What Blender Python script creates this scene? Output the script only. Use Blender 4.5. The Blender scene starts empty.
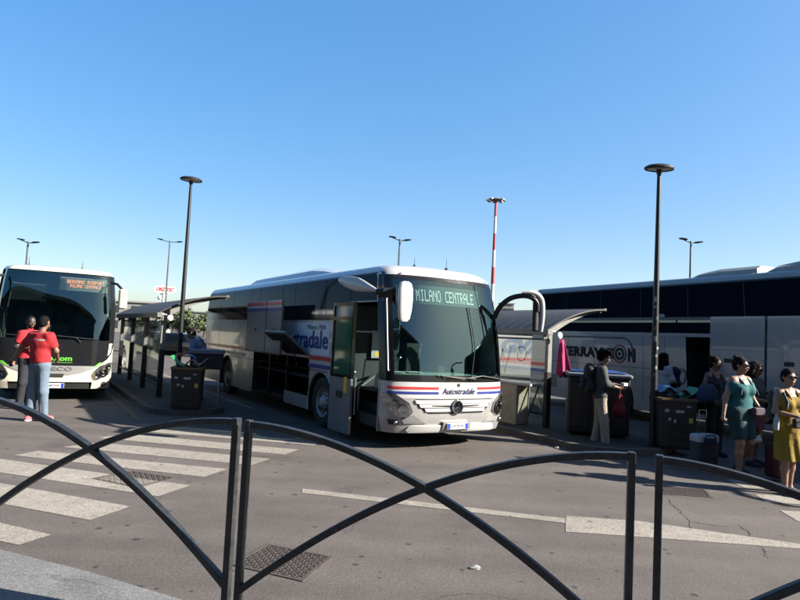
import bpy, bmesh, math, random
import numpy as np
from mathutils import Vector, Matrix
R=math.radians; PI=math.pi
SKY_STRENGTH=.097; EXPOSURE=2.26; SKY_GAMMA=.52; SKY_SAT=1.88; SKY_HUE=.507
random.seed(7); rng=np.random.default_rng(7)
sc=bpy.context.scene
COL=sc.collection

# ------------------------------------------------------------------ materials
def nodes(name):
    m=bpy.data.materials.new(name); m.use_nodes=True
    nt=m.node_tree; b=nt.nodes['Principled BSDF']; return m,nt,b
def mat(name,col,rough=.5,metal=0,var=.12,scale=6,bump=0,bscale=40,emit=0,coat=0,spec=.3,dirt=0):
    m,nt,b=nodes(name); N=nt.nodes; L=nt.links
    if not emit: col=tuple(v*.55 for v in col)
    c=(col[0],col[1],col[2],1)
    tc=N.new('ShaderNodeTexCoord')
    if var:
        nz=N.new('ShaderNodeTexNoise'); nz.inputs['Scale'].default_value=scale; nz.inputs['Detail'].default_value=6
        L.new(tc.outputs['Object'],nz.inputs['Vector'])
        mr=N.new('ShaderNodeMapRange'); mr.inputs['From Min'].default_value=.25; mr.inputs['From Max'].default_value=.75
        mr.inputs['To Min'].default_value=1-var; mr.inputs['To Max'].default_value=1+var
        L.new(nz.outputs['Fac'],mr.inputs['Value'])
        mx=N.new('ShaderNodeVectorMath'); mx.operation='SCALE'; mx.inputs[0].default_value=c[:3]
        L.new(mr.outputs[0],mx.inputs['Scale'])
        out=mx.outputs[0]
        if dirt:
            n2=N.new('ShaderNodeTexNoise'); n2.inputs['Scale'].default_value=1.7; n2.inputs['Detail'].default_value=9; n2.inputs['Roughness'].default_value=.7
            L.new(tc.outputs['Object'],n2.inputs['Vector'])
            m2=N.new('ShaderNodeMapRange'); m2.inputs['From Min'].default_value=.5; m2.inputs['From Max'].default_value=.8; m2.inputs['To Max'].default_value=dirt
            L.new(n2.outputs['Fac'],m2.inputs['Value'])
            mm=N.new('ShaderNodeMix'); mm.data_type='RGBA'; L.new(m2.outputs[0],mm.inputs[0]); L.new(out,mm.inputs[6]); mm.inputs[7].default_value=(.16,.14,.12,1)
            out=mm.outputs[2]
        L.new(out,b.inputs['Base Color'])
        r2=N.new('ShaderNodeMapRange'); r2.inputs['To Min'].default_value=max(.02,rough*.8); r2.inputs['To Max'].default_value=min(1,rough*1.25)
        L.new(nz.outputs['Fac'],r2.inputs['Value']); L.new(r2.outputs[0],b.inputs['Roughness'])
    else:
        b.inputs['Base Color'].default_value=c; b.inputs['Roughness'].default_value=rough
    b.inputs['Metallic'].default_value=metal
    b.inputs['Specular IOR Level'].default_value=spec
    if coat: b.inputs['Coat Weight'].default_value=coat; b.inputs['Coat Roughness'].default_value=.05
    if bump:
        nb=N.new('ShaderNodeTexNoise'); nb.inputs['Scale'].default_value=bscale; nb.inputs['Detail'].default_value=5
        L.new(tc.outputs['Object'],nb.inputs['Vector'])
        bp=N.new('ShaderNodeBump'); bp.inputs['Strength'].default_value=bump; bp.inputs['Distance'].default_value=.02
        L.new(nb.outputs['Fac'],bp.inputs['Height']); L.new(bp.outputs[0],b.inputs['Normal'])
    if emit:
        b.inputs['Emission Color'].default_value=c; b.inputs['Emission Strength'].default_value=emit; b.inputs['Base Color'].default_value=(.01,.01,.01,1)
    m.diffuse_color=c
    return m
def glass(name,tint=(.4,.5,.5),refl=.12,rough=.01,power=1.0,gcol=(1,1,1)):
    m=bpy.data.materials.new(name); m.use_nodes=True; nt=m.node_tree; N=nt.nodes; L=nt.links; N.clear()
    o=N.new('ShaderNodeOutputMaterial'); t=N.new('ShaderNodeBsdfTransparent'); t.inputs[0].default_value=(*tint,1)
    g=N.new('ShaderNodeBsdfGlossy'); g.inputs['Color'].default_value=(*gcol,1); g.inputs['Roughness'].default_value=rough
    f=N.new('ShaderNodeLayerWeight'); f.inputs[0].default_value=.22
    mr=N.new('ShaderNodeMapRange'); mr.inputs['To Min'].default_value=refl; mr.inputs['To Max'].default_value=power
    mx=N.new('ShaderNodeMixShader')
    L.new(f.outputs['Fresnel'],mr.inputs['Value']); L.new(mr.outputs[0],mx.inputs[0]); L.new(t.outputs[0],mx.inputs[1]); L.new(g.outputs[0],mx.inputs[2]); L.new(mx.outputs[0],o.inputs[0])
    return m

def asphalt(name,base,paint=False):
    m,nt,b=nodes(name); N=nt.nodes; L=nt.links; base=tuple(v*.55 for v in base)
    geo=N.new('ShaderNodeNewGeometry')
    def noise(s,d=6,r=.55,dist=0):
        n=N.new('ShaderNodeTexNoise'); n.inputs['Scale'].default_value=s; n.inputs['Detail'].default_value=d; n.inputs['Roughness'].default_value=r; n.inputs['Distortion'].default_value=dist
        L.new(geo.outputs['Position'],n.inputs['Vector']); return n.outputs['Fac']
    def rng_(v,a,c,t0,t1):
        n=N.new('ShaderNodeMapRange'); n.inputs['From Min'].default_value=a; n.inputs['From Max'].default_value=c; n.inputs['To Min'].default_value=t0; n.inputs['To Max'].default_value=t1
        L.new(v,n.inputs['Value']); return n.outputs[0]
    def mul(a,c):
        n=N.new('ShaderNodeMath'); n.operation='MULTIPLY'; L.new(a,n.inputs[0])
        if isinstance(c,float): n.inputs[1].default_value=c
        else: L.new(c,n.inputs[1])
        return n.outputs[0]
    big=rng_(noise(.35,5),.3,.7,.78,1.16)
    mid=rng_(noise(2.3,8,.7),.3,.7,.86,1.14)
    fine=rng_(noise(85,3,.8),.30,.70,.45,1.55)
    fine2=rng_(noise(34,4,.9),.32,.68,.62,1.38)
    v=mul(mul(big,mid),mul(fine,fine2))
    # gum spots and oil stains
    vo=N.new('ShaderNodeTexVoronoi'); vo.feature='F1'; vo.inputs['Scale'].default_value=4.6; vo.inputs['Randomness'].default_value=1
    L.new(geo.outputs['Position'],vo.inputs['Vector'])
    sepc=N.new('ShaderNodeSeparateColor'); L.new(vo.outputs['Color'],sepc.inputs[0])
    thr=rng_(sepc.outputs[0],.05,1,.0,.19)
    less=N.new('ShaderNodeMath'); less.operation='SUBTRACT'; L.new(thr,less.inputs[0]); L.new(vo.outputs['Distance'],less.inputs[1])
    spot=rng_(less.outputs[0],0,.03,1,.38)
    v=mul(v,spot)
    stain=rng_(noise(.9,3,.5,.6),.58,.72,1,.72); v=mul(v,stain)
    # lengthwise tyre wear bands
    if not paint:
        sx=N.new('ShaderNodeMapping'); sx.vector_type='POINT'; sx.inputs['Rotation'].default_value=(0,0,R(14)); sx.inputs['Scale'].default_value=(.12,1.6,1)
        L.new(geo.outputs['Position'],sx.inputs[0]); n=N.new('ShaderNodeTexNoise'); n.inputs['Scale'].default_value=1; n.inputs['Detail'].default_value=4; L.new(sx.outputs[0],n.inputs['Vector'])
        v=mul(v,rng_(n.outputs['Fac'],.35,.65,.82,1.10))
        # fine cracks
        ds=N.new('ShaderNodeTexNoise'); ds.inputs['Scale'].default_value=1.2; ds.inputs['Detail'].default_value=6; L.new(geo.outputs['Position'],ds.inputs['Vector'])
        va=N.new('ShaderNodeVectorMath'); va.operation='MULTIPLY_ADD'; L.new(ds.outputs['Color'],va.inputs[0]); va.inputs[1].default_value=(1.1,1.1,1.1); L.new(geo.outputs['Position'],va.inputs[2])
        v2=N.new('ShaderNodeTexVoronoi'); v2.feature='DISTANCE_TO_EDGE'; v2.inputs['Scale'].default_value=.36; L.new(va.outputs[0],v2.inputs['Vector'])
        ck=rng_(v2.outputs['Distance'],.0,.006,.55,1); gate=rng_(noise(.28,2),.5,.58,0,1)
        cm=N.new('ShaderNodeMix'); cm.data_type='FLOAT'; L.new(gate,cm.inputs[0]); cm.inputs[2].default_value=1; L.new(ck,cm.inputs[3]); v=mul(v,cm.outputs[0])
    sc_=N.new('ShaderNodeVectorMath'); sc_.operation='SCALE'; sc_.inputs[0].default_value=base; L.new(v,sc_.inputs['Scale'])
    if paint:
        wear=rng_(noise(9,9,.8),.53,.64,0,.8)
        wear2=rng_(noise(60,4,.8),.5,.75,0,.35)
        ad=N.new('ShaderNodeMath'); ad.operation='MAXIMUM'; L.new(wear,ad.inputs[0]); L.new(wear2,ad.inputs[1])
        mm=N.new('ShaderNodeMix'); mm.data_type='RGBA'; L.new(ad.outputs[0],mm.inputs[0]); L.new(sc_.outputs[0],mm.inputs[6]); mm.inputs[7].default_value=(.062,.053,.047,1)
        L.new(mm.outputs[2],b.inputs['Base Color'])
    else: L.new(sc_.outputs[0],b.inputs['Base Color'])
    b.inputs['Roughness'].default_value=.85; b.inputs['Specular IOR Level'].default_value=.3
    bp=N.new('ShaderNodeBump'); bp.inputs['Strength'].default_value=.5; bp.inputs['Distance'].default_value=.006
    L.new(noise(110,3,.8),bp.inputs['Height']); L.new(bp.outputs[0],b.inputs['Normal'])
    return m

M={}
M['asphalt']=asphalt('asphalt',(.109,.094,.086))
M['island']=asphalt('island_asphalt',(.048,.043,.039))
M['paint']=asphalt('road_paint',(.285,.26,.225),True)
M['ypaint']=asphalt('yellow_paint',(.24,.16,.06),True)
M['slab']=asphalt('stone_slab',(.185,.185,.19))
M['kerb']=asphalt('kerb_stone',(.11,.098,.084))
M['white']=mat('white_paint',(.50,.50,.50),.28,coat=.5,var=.03,dirt=.04)
M['cream']=mat('cream_paint',(.60,.57,.47),.28,coat=.6,var=.03,dirt=.12)
M['silver']=mat('silver_paint',(.40,.395,.39),.32,metal=.4,var=.05,coat=.4,dirt=.15)
M['shadedsilver']=mat('shaded_door_silver',(.20,.20,.205),.4,metal=.2,coat=.2)  # silver paint darkened to hold the shade on door leaf and hatches
M['letterwhite']=mat('letter_panel_white',(.66,.70,.76),.4,var=.03)
M['letterblue']=mat('letter_blue',(.012,.03,.19),.5,var=.05)
M['grey']=mat('grey_paint',(.17,.17,.17),.4,var=.06)
M['black']=mat('black_gloss',(.012,.013,.015),.12,var=.05)
M['rubber']=mat('black_rubber',(.018,.018,.018),.75,var=.2)
M['plastic']=mat('dark_plastic',(.014,.014,.015),.45,var=.15)
M['darkglass']=mat('tinted_window_glass',(.010,.018,.025),.05,var=.05,spec=.16)
M['navyglass']=mat('very_dark_window_glass',(.005,.008,.015),.06,var=.05,spec=.07)
for k_,v_ in (('darkglass',1.2),('navyglass',1.12)): M[k_].node_tree.nodes['Principled BSDF'].inputs['IOR'].default_value=v_
M['shadedwhite']=mat('shaded_white_paint',(.33,.325,.32),.3,coat=.5,var=.05,dirt=.25)  # white coach paint greyed, its shade put into the base colour
M['interior']=mat('interior_dark',(.03,.031,.033),.8)
M['seat']=mat('seat_fabric',(.10,.14,.22),.9)
M['curtain']=mat('curtain_cloth',(.09,.10,.11),.9)
M['dash']=mat('dashboard',(.24,.30,.27),.6)
M['red']=mat('red_stripe',(.55,.03,.035),.35,var=.05)
M['blue']=mat('blue_stripe',(.02,.035,.22),.35,var=.05)
M['navy']=mat('navy_letters',(.015,.02,.09),.4,var=.05)
M['letterblack']=mat('black_letters',(.008,.008,.009),.6,var=.05,spec=.2)
M['green']=mat('green_letters',(.12,.46,.05),.4,var=.05)
M['chrome']=mat('chrome',(.75,.75,.75),.12,metal=1,var=.05)
M['steel']=mat('brushed_steel',(.35,.35,.35),.4,metal=.8)
M['windscreen']=glass('windscreen_glass',(.52,.68,.65),.095,.012,.8,(.62,.93,.93))
M['clear']=glass('shelter_glass',(.80,.84,.82),.04,.02,.6)
M['lampback']=mat('headlight_bowl',(.30,.30,.30),.25,metal=.7,var=.3,scale=14)
M['lens']=glass('lamp_lens',(.8,.8,.8),.2,.05)
M['poletop']=mat('lamp_post_paint',(.014,.015,.017),.45,var=.15,scale=20)
M['fence']=mat('fence_paint',(.022,.025,.028),.40,metal=.1,var=.5,scale=30,bump=.12,bscale=160,dirt=.22)
M['galv']=mat('galvanised_steel',(.42,.42,.41),.5,metal=.4)
M['roofmetal']=mat('shelter_roof_sheet',(.060,.054,.050),.5,metal=.1,var=.2)
M['beam']=mat('shelter_beam_paint',(.20,.20,.19),.5,metal=.1)
M['concrete']=mat('concrete',(.30,.29,.22),.85,var=.2,bump=.3)
M['plate']=mat('plate_white',(.75,.75,.74),.4,var=.03)
M['plateblue']=mat('plate_blue',(.02,.06,.4),.4,var=.03)
M['bin']=mat('bin_panel',(.034,.028,.024),.55,var=.3,bump=.1)
M['rim']=mat('bin_rim',(.16,.10,.05),.5)
M['hoodgreen']=mat('hood_green',(.03,.26,.09),.45)
M['hoodblue']=mat('hood_blue',(.04,.16,.42),.45)
M['hoodwhite']=mat('hood_white',(.55,.62,.68),.45)
M['box']=mat('container_panel',(.018,.019,.021),.5,var=.25)
M['boxblue']=mat('container_lid_blue',(.02,.06,.20),.4)
M['boxgrey']=mat('container_rim_grey',(.15,.17,.20),.5)
M['sticker']=mat('sticker_paper',(.42,.42,.40),.6,var=.25,scale=30)
M['stickery']=mat('sticker_yellow',(.5,.42,.06),.6)
M['noticegrey']=mat('notice_paper',(.30,.34,.32),.6)
M['flag']=mat('magenta_cloth',(.45,.03,.12),.8)
M['trunk']=mat('bark',(.12,.085,.055),.9,var=.3)
M['ledorange']=mat('led_orange',(1,.28,.10),.5,var=0,emit=.8)
M['ledwhite']=mat('led_white',(.55,.66,.60),.5,var=0,emit=.30)
M['signback']=mat('destination_sign_back',(.03,.062,.058),.6,spec=.1)
M['signdark']=mat('led_sign_back',(.16,.14,.13),.5)
M['house']=mat('pale_render',(.30,.29,.27),.8)
M['houseroof']=mat('flat_roof',(.35,.33,.31),.8)
M['glasshouse']=mat('building_window',(.05,.07,.08),.1)
M['terminal']=mat('added_terminal_cladding',(.13,.13,.13),.7)
M['signred']=mat('sign_red',(.6,.03,.04),.4)
M['signwhite']=mat('sign_white',(.8,.8,.8),.4)
M['mastred']=mat('mast_red',(.5,.04,.04),.5)
M['mastwhite']=mat('mast_white',(.75,.73,.72),.5)
M['lampglass']=mat('lamp_diffuser',(.55,.55,.50),.3)

# ------------------------------------------------------------------ object helpers
def tag(o,label=None,cat=None,group=None,kind=None):
    if label: o['label']=label
    if cat: o['category']=cat
    if group: o['group']=group
    if kind: o['kind']=kind
    return o
def empty(name,loc=(0,0,0),rz=0,label=None,cat=None,group=None):
    o=bpy.data.objects.new(name,None); COL.objects.link(o); o.location=loc; o.rotation_euler=(0,0,rz); o.empty_display_size=.3
    return tag(o,label,cat,group)
def children(o): return list(o.children)
def copy_tree(o,parent=None):
    c=o.copy(); COL.objects.link(c); c.parent=parent
    for ch in children(o): copy_tree(ch,c)
    return c
class MB:
    def __init__(s): s.v=[]; s.f=[]; s.sm=[]
    def add(s,vs,fs,smooth=False,mtx=None):
        n=len(s.v)
        if mtx is not None: vs=[tuple(mtx@Vector(v)) for v in vs]
        s.v+= [tuple(v) for v in vs]; s.f+=[tuple(i+n for i in f) for f in fs]; s.sm+=[smooth]*len(fs); return s
    def box(s,x0,y0,z0,x1,y1,z1,mtx=None):
        v=[(x,y,z) for z in (z0,z1) for y in (y0,y1) for x in (x0,x1)]
        return s.add(v,[(0,2,3,1),(4,5,7,6),(0,1,5,4),(2,6,7,3),(0,4,6,2),(1,3,7,5)],mtx=mtx)
    def rbox(s,x0,y0,z0,x1,y1,z1,r=.03,seg=3,axis='z',mtx=None):
        # box with rounded vertical (axis) edges and small cap bevels
        def ring(a0,b0,a1,b1,rr):
            p=[]
            for (cx,cy,st) in ((a1-rr,b1-rr,0),(a0+rr,b1-rr,90),(a0+rr,b0+rr,180),(a1-rr,b0+rr,270)):
                for k in range(seg+1):
                    t=R(st+90*k/seg); p.append((cx+rr*math.cos(t),cy+rr*math.sin(t)))
            return p
        if axis=='z': A=(x0,y0,x1,y1); c0,c1=z0,z1; f=lambda a,b,c:(a,b,c)
        elif axis=='y': A=(x0,z0,x1,z1); c0,c1=y0,y1; f=lambda a,b,c:(a,c,b)
        else: A=(y0,z0,y1,z1); c0,c1=x0,x1; f=lambda a,b,c:(c,a,b)
        e=min(r*.5,(c1-c0)*.3)
        lv=[(c0,e),(c0+e,0),(c1-e,0),(c1,e)]
        vs=[];n=4*(seg+1)
        for c,i in lv:
            vs+=[f(a,b,c) for a,b in ring(A[0]+i,A[1]+i,A[2]-i,A[3]-i,max(r-i,.001))]
        fs=[]
        for k in range(3):
            for j in range(n): fs.append((k*n+j,k*n+(j+1)%n,(k+1)*n+(j+1)%n,(k+1)*n+j))
        fs.append(tuple(range(n))[::-1]); fs.append(tuple(range(3*n,4*n)))
        return s.add(vs,fs,False,mtx)
    def prism(s,poly,z0,z1,mtx=None,smooth=False):
        n=len(poly); vs=[(x,y,z0) for x,y in poly]+[(x,y,z1) for x,y in poly]
        fs=[tuple(range(n))[::-1],tuple(range(n,2*n))]+[(i,(i+1)%n,n+(i+1)%n,n+i) for i in range(n)]
        return s.add(vs,fs,smooth,mtx)
    def tube(s,pts,r,seg=8,cap=True,sq=None):
        pts=[Vector(p) for p in pts]; n=len(pts)
        rr=r if isinstance(r,(list,tuple)) else [r]*n
        vs=[];up=None
        for i,p in enumerate(pts):
            d=(pts[min(i+1,n-1)]-pts[max(i-1,0)]).normalized()
            if up is None:
                up=Vector((0,0,1)) if abs(d.z)<.9 else Vector((0,1,0))
            a=d.cross(up)
            if a.length<1e-6: a=Vector((1,0,0))
            a.normalize(); b=a.cross(d).normalized(); up=b
            if sq:
                w,h=sq[0]*rr[i],sq[1]*rr[i]
                for (x,y) in ((1,1),(-1,1),(-1,-1),(1,-1)): vs.append(p+a*x*w+b*y*h)
            else:
                for k in range(seg): t=2*PI*k/seg; vs.append(p+a*math.cos(t)*rr[i]+b*math.sin(t)*rr[i])
        g=4 if sq else seg; fs=[]
        for i in range(n-1):
            for k in range(g): fs.append((i*g+k,i*g+(k+1)%g,(i+1)*g+(k+1)%g,(i+1)*g+k))
        if cap: fs+= [tuple(range(g))[::-1],tuple(range((n-1)*g,n*g))]
        return s.add(vs,fs,not sq)
    def lathe(s,prof,seg=20,mtx=None,smooth=True):
        vs=[];fs=[];n=len(prof)
        for k in range(seg):
            t=2*PI*k/seg
            vs+=[(r*math.cos(t),r*math.sin(t),z) for r,z in prof]
        for k in range(seg):
            for i in range(n-1): a=k*n+i;b=((k+1)%seg)*n+i; fs.append((a,b,b+1,a+1))
        return s.add(vs,fs,smooth,mtx)
    def ell(s,c,r,seg=16,rings=10,mtx=None):
        vs=[];fs=[]
        for i in range(rings+1):
            ph=PI*i/rings
            for k in range(seg):
                t=2*PI*k/seg; vs.append((c[0]+r[0]*math.sin(ph)*math.cos(t),c[1]+r[1]*math.sin(ph)*math.sin(t),c[2]+r[2]*math.cos(ph)))
        for i in range(rings):
            for k in range(seg): fs.append((i*seg+k,(i+1)*seg+k,(i+1)*seg+(k+1)%seg,i*seg+(k+1)%seg))
        return s.add(vs,fs,True,mtx)
    def build(s,name,m,parent=None,loc=None,rz=0,bevel=0,keep=False):
        me=bpy.data.meshes.new(name); me.from_pydata(s.v,[],s.f); me.update()
        bm=bmesh.new(); bm.from_mesh(me); bmesh.ops.remove_doubles(bm,verts=bm.verts,dist=1e-5)
        if not keep: bmesh.ops.recalc_face_normals(bm,faces=bm.faces)
        bm.to_mesh(me); bm.free()
        if any(s.sm):
            me.polygons.foreach_set('use_smooth',[True]*len(me.polygons)); me.set_sharp_from_angle(angle=R(32))
        me.materials.append(M[m] if isinstance(m,str) else m)
        o=bpy.data.objects.new(name,me); COL.objects.link(o)
        if parent is not None: o.parent=parent
        if loc is not None: o.location=loc
        if rz: o.rotation_euler=(0,0,rz)
        if bevel:
            b=o.modifiers.new('bevel','BEVEL'); b.width=bevel; b.segments=2; b.limit_method='ANGLE'
        return o
def T(*a): return Matrix.Translation(a)
def RX(a): return Matrix.Rotation(a,4,'X')
def RY(a): return Matrix.Rotation(a,4,'Y')
def RZ(a): return Matrix.Rotation(a,4,'Z')

def text2d(s,w,h,bold=0,shear=0,space=1.0):
    cu=bpy.data.curves.new('t','FONT'); cu.body=s; cu.offset=bold; cu.shear=shear; cu.space_character=space; cu.resolution_u=3; cu.fill_mode='BOTH'
    o=bpy.data.objects.new('t',cu); COL.objects.link(o)
    dg=bpy.context.evaluated_depsgraph_get(); ev=o.evaluated_get(dg); me=ev.to_mesh()
    v=[(p.co.x,p.co.y) for p in me.vertices]; f=[tuple(p.vertices) for p in me.polygons]
    ev.to_mesh_clear(); bpy.data.objects.remove(o); bpy.data.curves.remove(cu)
    x0=min(a[0] for a in v); x1=max(a[0] for a in v); y0=min(a[1] for a in v); y1=max(a[1] for a in v)
    return [((a-x0)/(x1-x0)*w,(b-y0)/(y1-y0)*h) for a,b in v],f
def text_on(name,s,w,h,fn,m,parent,bold=0.02,shear=0,space=1.0):
    v,f=text2d(s,w,h,bold,shear,space); mb=MB(); mb.add([fn(a,b) for a,b in v],f); return mb.build(name,m,parent)

FONT={'M':'1000111011101011010110001100011000110001','I':'01110001000010000100001000010001110','L':'10000100001000010000100001000011111','A':'01110100011000111111100011000110001','N':'10001110011010110011100011000110001','O':'01110100011000110001100011000101110','C':'01111100001000010000100001000001111','E':'11111100001000011110100001000011111','T':'11111001000010000100001000010000100','R':'11110100011000111110101001001010001','S':'01111100001000001110000010000111110','B':'11110100011000111110100011000111110','G':'01111100001000010011100011000101110','P':'11110100011000111110100001000010000',' ':'0'*35}
FONT['M']='10001110111010110101100011000110001'
def dots(name,s,w,h,fn,m,parent,fill=.82):
    n=len(s)*6-1; cw=w/n; ch=h/7; mb=MB()
    for i,c in enumerate(s):
        g=FONT[c]
        for r in range(7):
            for k in range(5):
                if g[r*5+k]=='1':
                    x=(i*6+k)*cw; y=(6-r)*ch; a=cw*(1-fill)/2; b_=ch*(1-fill)/2
                    mb.add([fn(x+a,y+b_),fn(x+cw-a,y+b_),fn(x+cw-a,y+ch-b_),fn(x+a,y+ch-b_)],[(0,1,2,3)])
    return mb.build(name,m,parent)

# ------------------------------------------------------------------ coach surface
def smooth(P,n=6):
    P=[Vector(p) for p in P]; P=[P[0]*2-P[1]]+P+[P[-1]*2-P[-2]]; out=[]
    for i in range(1,len(P)-2):
        for k in range(n):
            t=k/n; a,b,c,d=P[i-1],P[i],P[i+1],P[i+2]
            out.append(.5*((2*b)+(c-a)*t+(2*a-5*b+4*c-d)*t*t+(3*b-a-3*c+d)*t**3))
    out.append(P[-2]); return out
class Coach:
    def __init__(s,root,L,H,W=1.27,A=.45,rake=.40,n=2.5,zb=.28,Rf=.26):
        s.root=root; s.L=L; s.H=H; s.W=W; s.A=A; s.rake=rake; s.n=n; s.zb=zb; s.Rf=Rf; s.r=.16
        s.Q1=W+(L-A-s.r)          # end of side
        s.Q2=s.Q1+.25; s.Q3=s.Q2+W-s.r
    def Wz(s,z):
        w=s.W-.10*max(0,(z-1.9)/(s.H-1.9))**1.5-(.05*max(0,(.5-z)/.3) if z<.5 else 0)
        e=z-(s.H-s.Rf)
        if e>0: w-=s.Rf*(1-math.sqrt(max(0,1-(e/s.Rf)**2)))*.9
        return w
    def F(s,z):
        if z<.45: f=.06*(.45-z)/.2
        elif z<1.1: f=.03*(z-.45)/.65
        else: f=.03+(s.rake-.03)*((z-1.1)/(s.H-1.1))**1.35
        e=z-(s.H-s.Rf)
        if e>0: f+=s.Rf*1.3*(1-math.sqrt(max(0,1-(e/s.Rf)**2)))
        return f
    def base(s,q,z):
        sg=1 if q>=0 else -1; a=abs(q); W=s.Wz(z); f=s.F(z); k=W/s.W
        if a<=s.W:
            t=min(1,(a/s.W)); al=s.A*(1-max(0,1-t**s.n)**(1/s.n)); fa=f*max(0,1-al/s.A*.999) if True else f
            return sg*a*k, al+f
        if a<=s.Q1:
            al=s.A+(a-s.W); 
            return sg*W, f+(al-s.A)*((s.L-s.r-s.A-f)/(s.L-s.r-s.A))+s.A
        rr=.10*max(0,(z-1.0)/2.0)   # rear rake
        e=z-(s.H-s.Rf)
        if e>0: rr+=s.Rf*(1-math.sqrt(max(0,1-(e/s.Rf)**2)))
        if a<=s.Q2:
            t=(a-s.Q1)/(s.Q2-s.Q1)*PI/2
            return sg*(W-s.r+s.r*math.cos(t)), s.L-s.r+s.r*math.sin(t)-rr*math.sin(t)
        t=(a-s.Q2)/(s.Q3-s.Q2)
        return sg*(W-s.r)*(1-t), s.L-rr
    def P(s,q,z,off=0):
        x,y=s.base(q,z)
        if off:
            x1,y1=s.base(q-.012,z); x2,y2=s.base(q+.012,z); dx,dy=x2-x1,y2-y1; l=math.hypot(dx,dy) or 1
            x+=dy/l*off; y-=dx/l*off
        return (x,y,z)
    def q(s,al,left=True):   # side coordinate
        if al>=s.A: v=s.W+al-s.A
        else: v=s.W*(1-(1-al/s.A)**s.n)**(1/s.n)
        return -v if left else v
    def qs(s,a,b,step=.12):
        fine=[]; 
        pts=[a,b]
        x=a
        while x<b-1e-6:
            st=.05 if (.7<abs(x)<s.W+.02) else (.12 if abs(x)<=s.W else (.05 if abs(x)>s.Q1 else .5))
            x=min(b,x+st); pts.append(x)
        return sorted(set(round(p,4) for p in pts))
    def grid(s,mb,qs,zs,off=0,skip=None):
        vs=[s.P(q,z,off) for z in zs for q in qs]; n=len(qs); fs=[]
        for j in range(len(zs)-1):
            for i in range(n-1):
                if skip and skip((qs[i]+qs[i+1])/2,(zs[j]+zs[j+1])/2): continue
                fs.append((j*n+i,j*n+i+1,(j+1)*n+i+1,(j+1)*n+i))
        return mb.add(vs,fs,True)
    def patch(s,name,q0,q1,z0,z1,m,off=.006,parent=None,nz=None,mb=None,rim=True):
        own=mb is None; mb=mb or MB(); Q=s.qs(q0,q1); nz=nz or max(1,int((z1-z0)/.12)+1)
        Z=[z0+(z1-z0)*i/nz for i in range(nz+1)]; s.grid(mb,Q,Z,off)
        if rim:
            loop=[(q,z0) for q in Q]+[(q1,z) for z in Z[1:]]+[(q,z1) for q in Q[::-1][1:]]+[(q0,z) for z in Z[::-1][1:-1]]
            vs=[s.P(q,z,off) for q,z in loop]+[s.P(q,z,-.004) for q,z in loop]; n=len(loop)
            mb.add(vs,[(i,(i+1)%n,n+(i+1)%n,n+i) for i in range(n)])
        if own: return mb.build(name,m,parent or s.root)
    def shape(s,name,rows,m,off=.008,parent=None,nx=8,mb=None,sub=4,bulge=0):
        # rows: (z,q0,q1) linearly interpolated
        own=mb is None; mb=mb or MB(); Rr=[]
        for a,b in zip(rows[:-1],rows[1:]):
            for k in range(sub): t=k/sub; Rr.append(tuple(a[i]*(1-t)+b[i]*t for i in range(3)))
        Rr.append(rows[-1]); vs=[]; n=nx+1; m_=len(Rr)
        for j,(z,a,b) in enumerate(Rr):
            for i in range(n):
                u=i/nx; o=off+bulge*math.sqrt(max(0,(1-(2*u-1)**2)*(1-(2*j/(m_-1)-1)**2)))
                vs.append(s.P(a+(b-a)*u,z,o))
        fs=[(j*n+i,j*n+i+1,(j+1)*n+i+1,(j+1)*n+i) for j in range(m_-1) for i in range(nx)]
        mb.add(vs,fs,True)
        loop=[(0,i) for i in range(n)]+[(j,n-1) for j in range(1,m_)]+[(m_-1,i) for i in range(n-2,-1,-1)]+[(j,0) for j in range(m_-2,0,-1)]
        def qz(j,i): z,a,b=Rr[j]; return a+(b-a)*i/nx,z
        vv=[s.P(*qz(*l),off) for l in loop]+[s.P(*qz(*l),-.01) for l in loop]; k=len(loop)
        mb.add(vv,[(i,(i+1)%k,k+(i+1)%k,k+i) for i in range(k)])
        if own: return mb.build(name,m,parent or s.root)
    def lower_side(s,mb,sgn,a0,a1,z0,z1,arches=()):
        # flat side wall between al a0..a1 with wheel arches cut out of its lower edge
        W=s.W*sgn; xs={a0,a1}
        for c,r in arches:
            if a0<c<a1:
                e=math.sqrt(r*r-(z0-.5)**2) if z0<.5 else r
                xs|={c-e,c+e}|{c+r*math.sin(t) for t in np.linspace(-PI/2,PI/2,25) if abs(r*math.sin(t))<e}
                xs|={c-r,c+r}
        xs=sorted(x for x in xs if a0<=x<=a1)
        def zb(x,side):
            for c,r in arches:
                if abs(x+side*1e-5-c)<r: return max(z0,.5+math.sqrt(max(0,r*r-(x-c)**2)))
            return z0
        for x0,x1 in zip(xs[:-1],xs[1:]):
            mb.add([(W,x0,zb(x0,1)),(W,x1,zb(x1,-1)),(W,x1,z1),(W,x0,z1)],[(0,1,2,3) if sgn>0 else (3,2,1,0)],False)
        return mb
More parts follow.
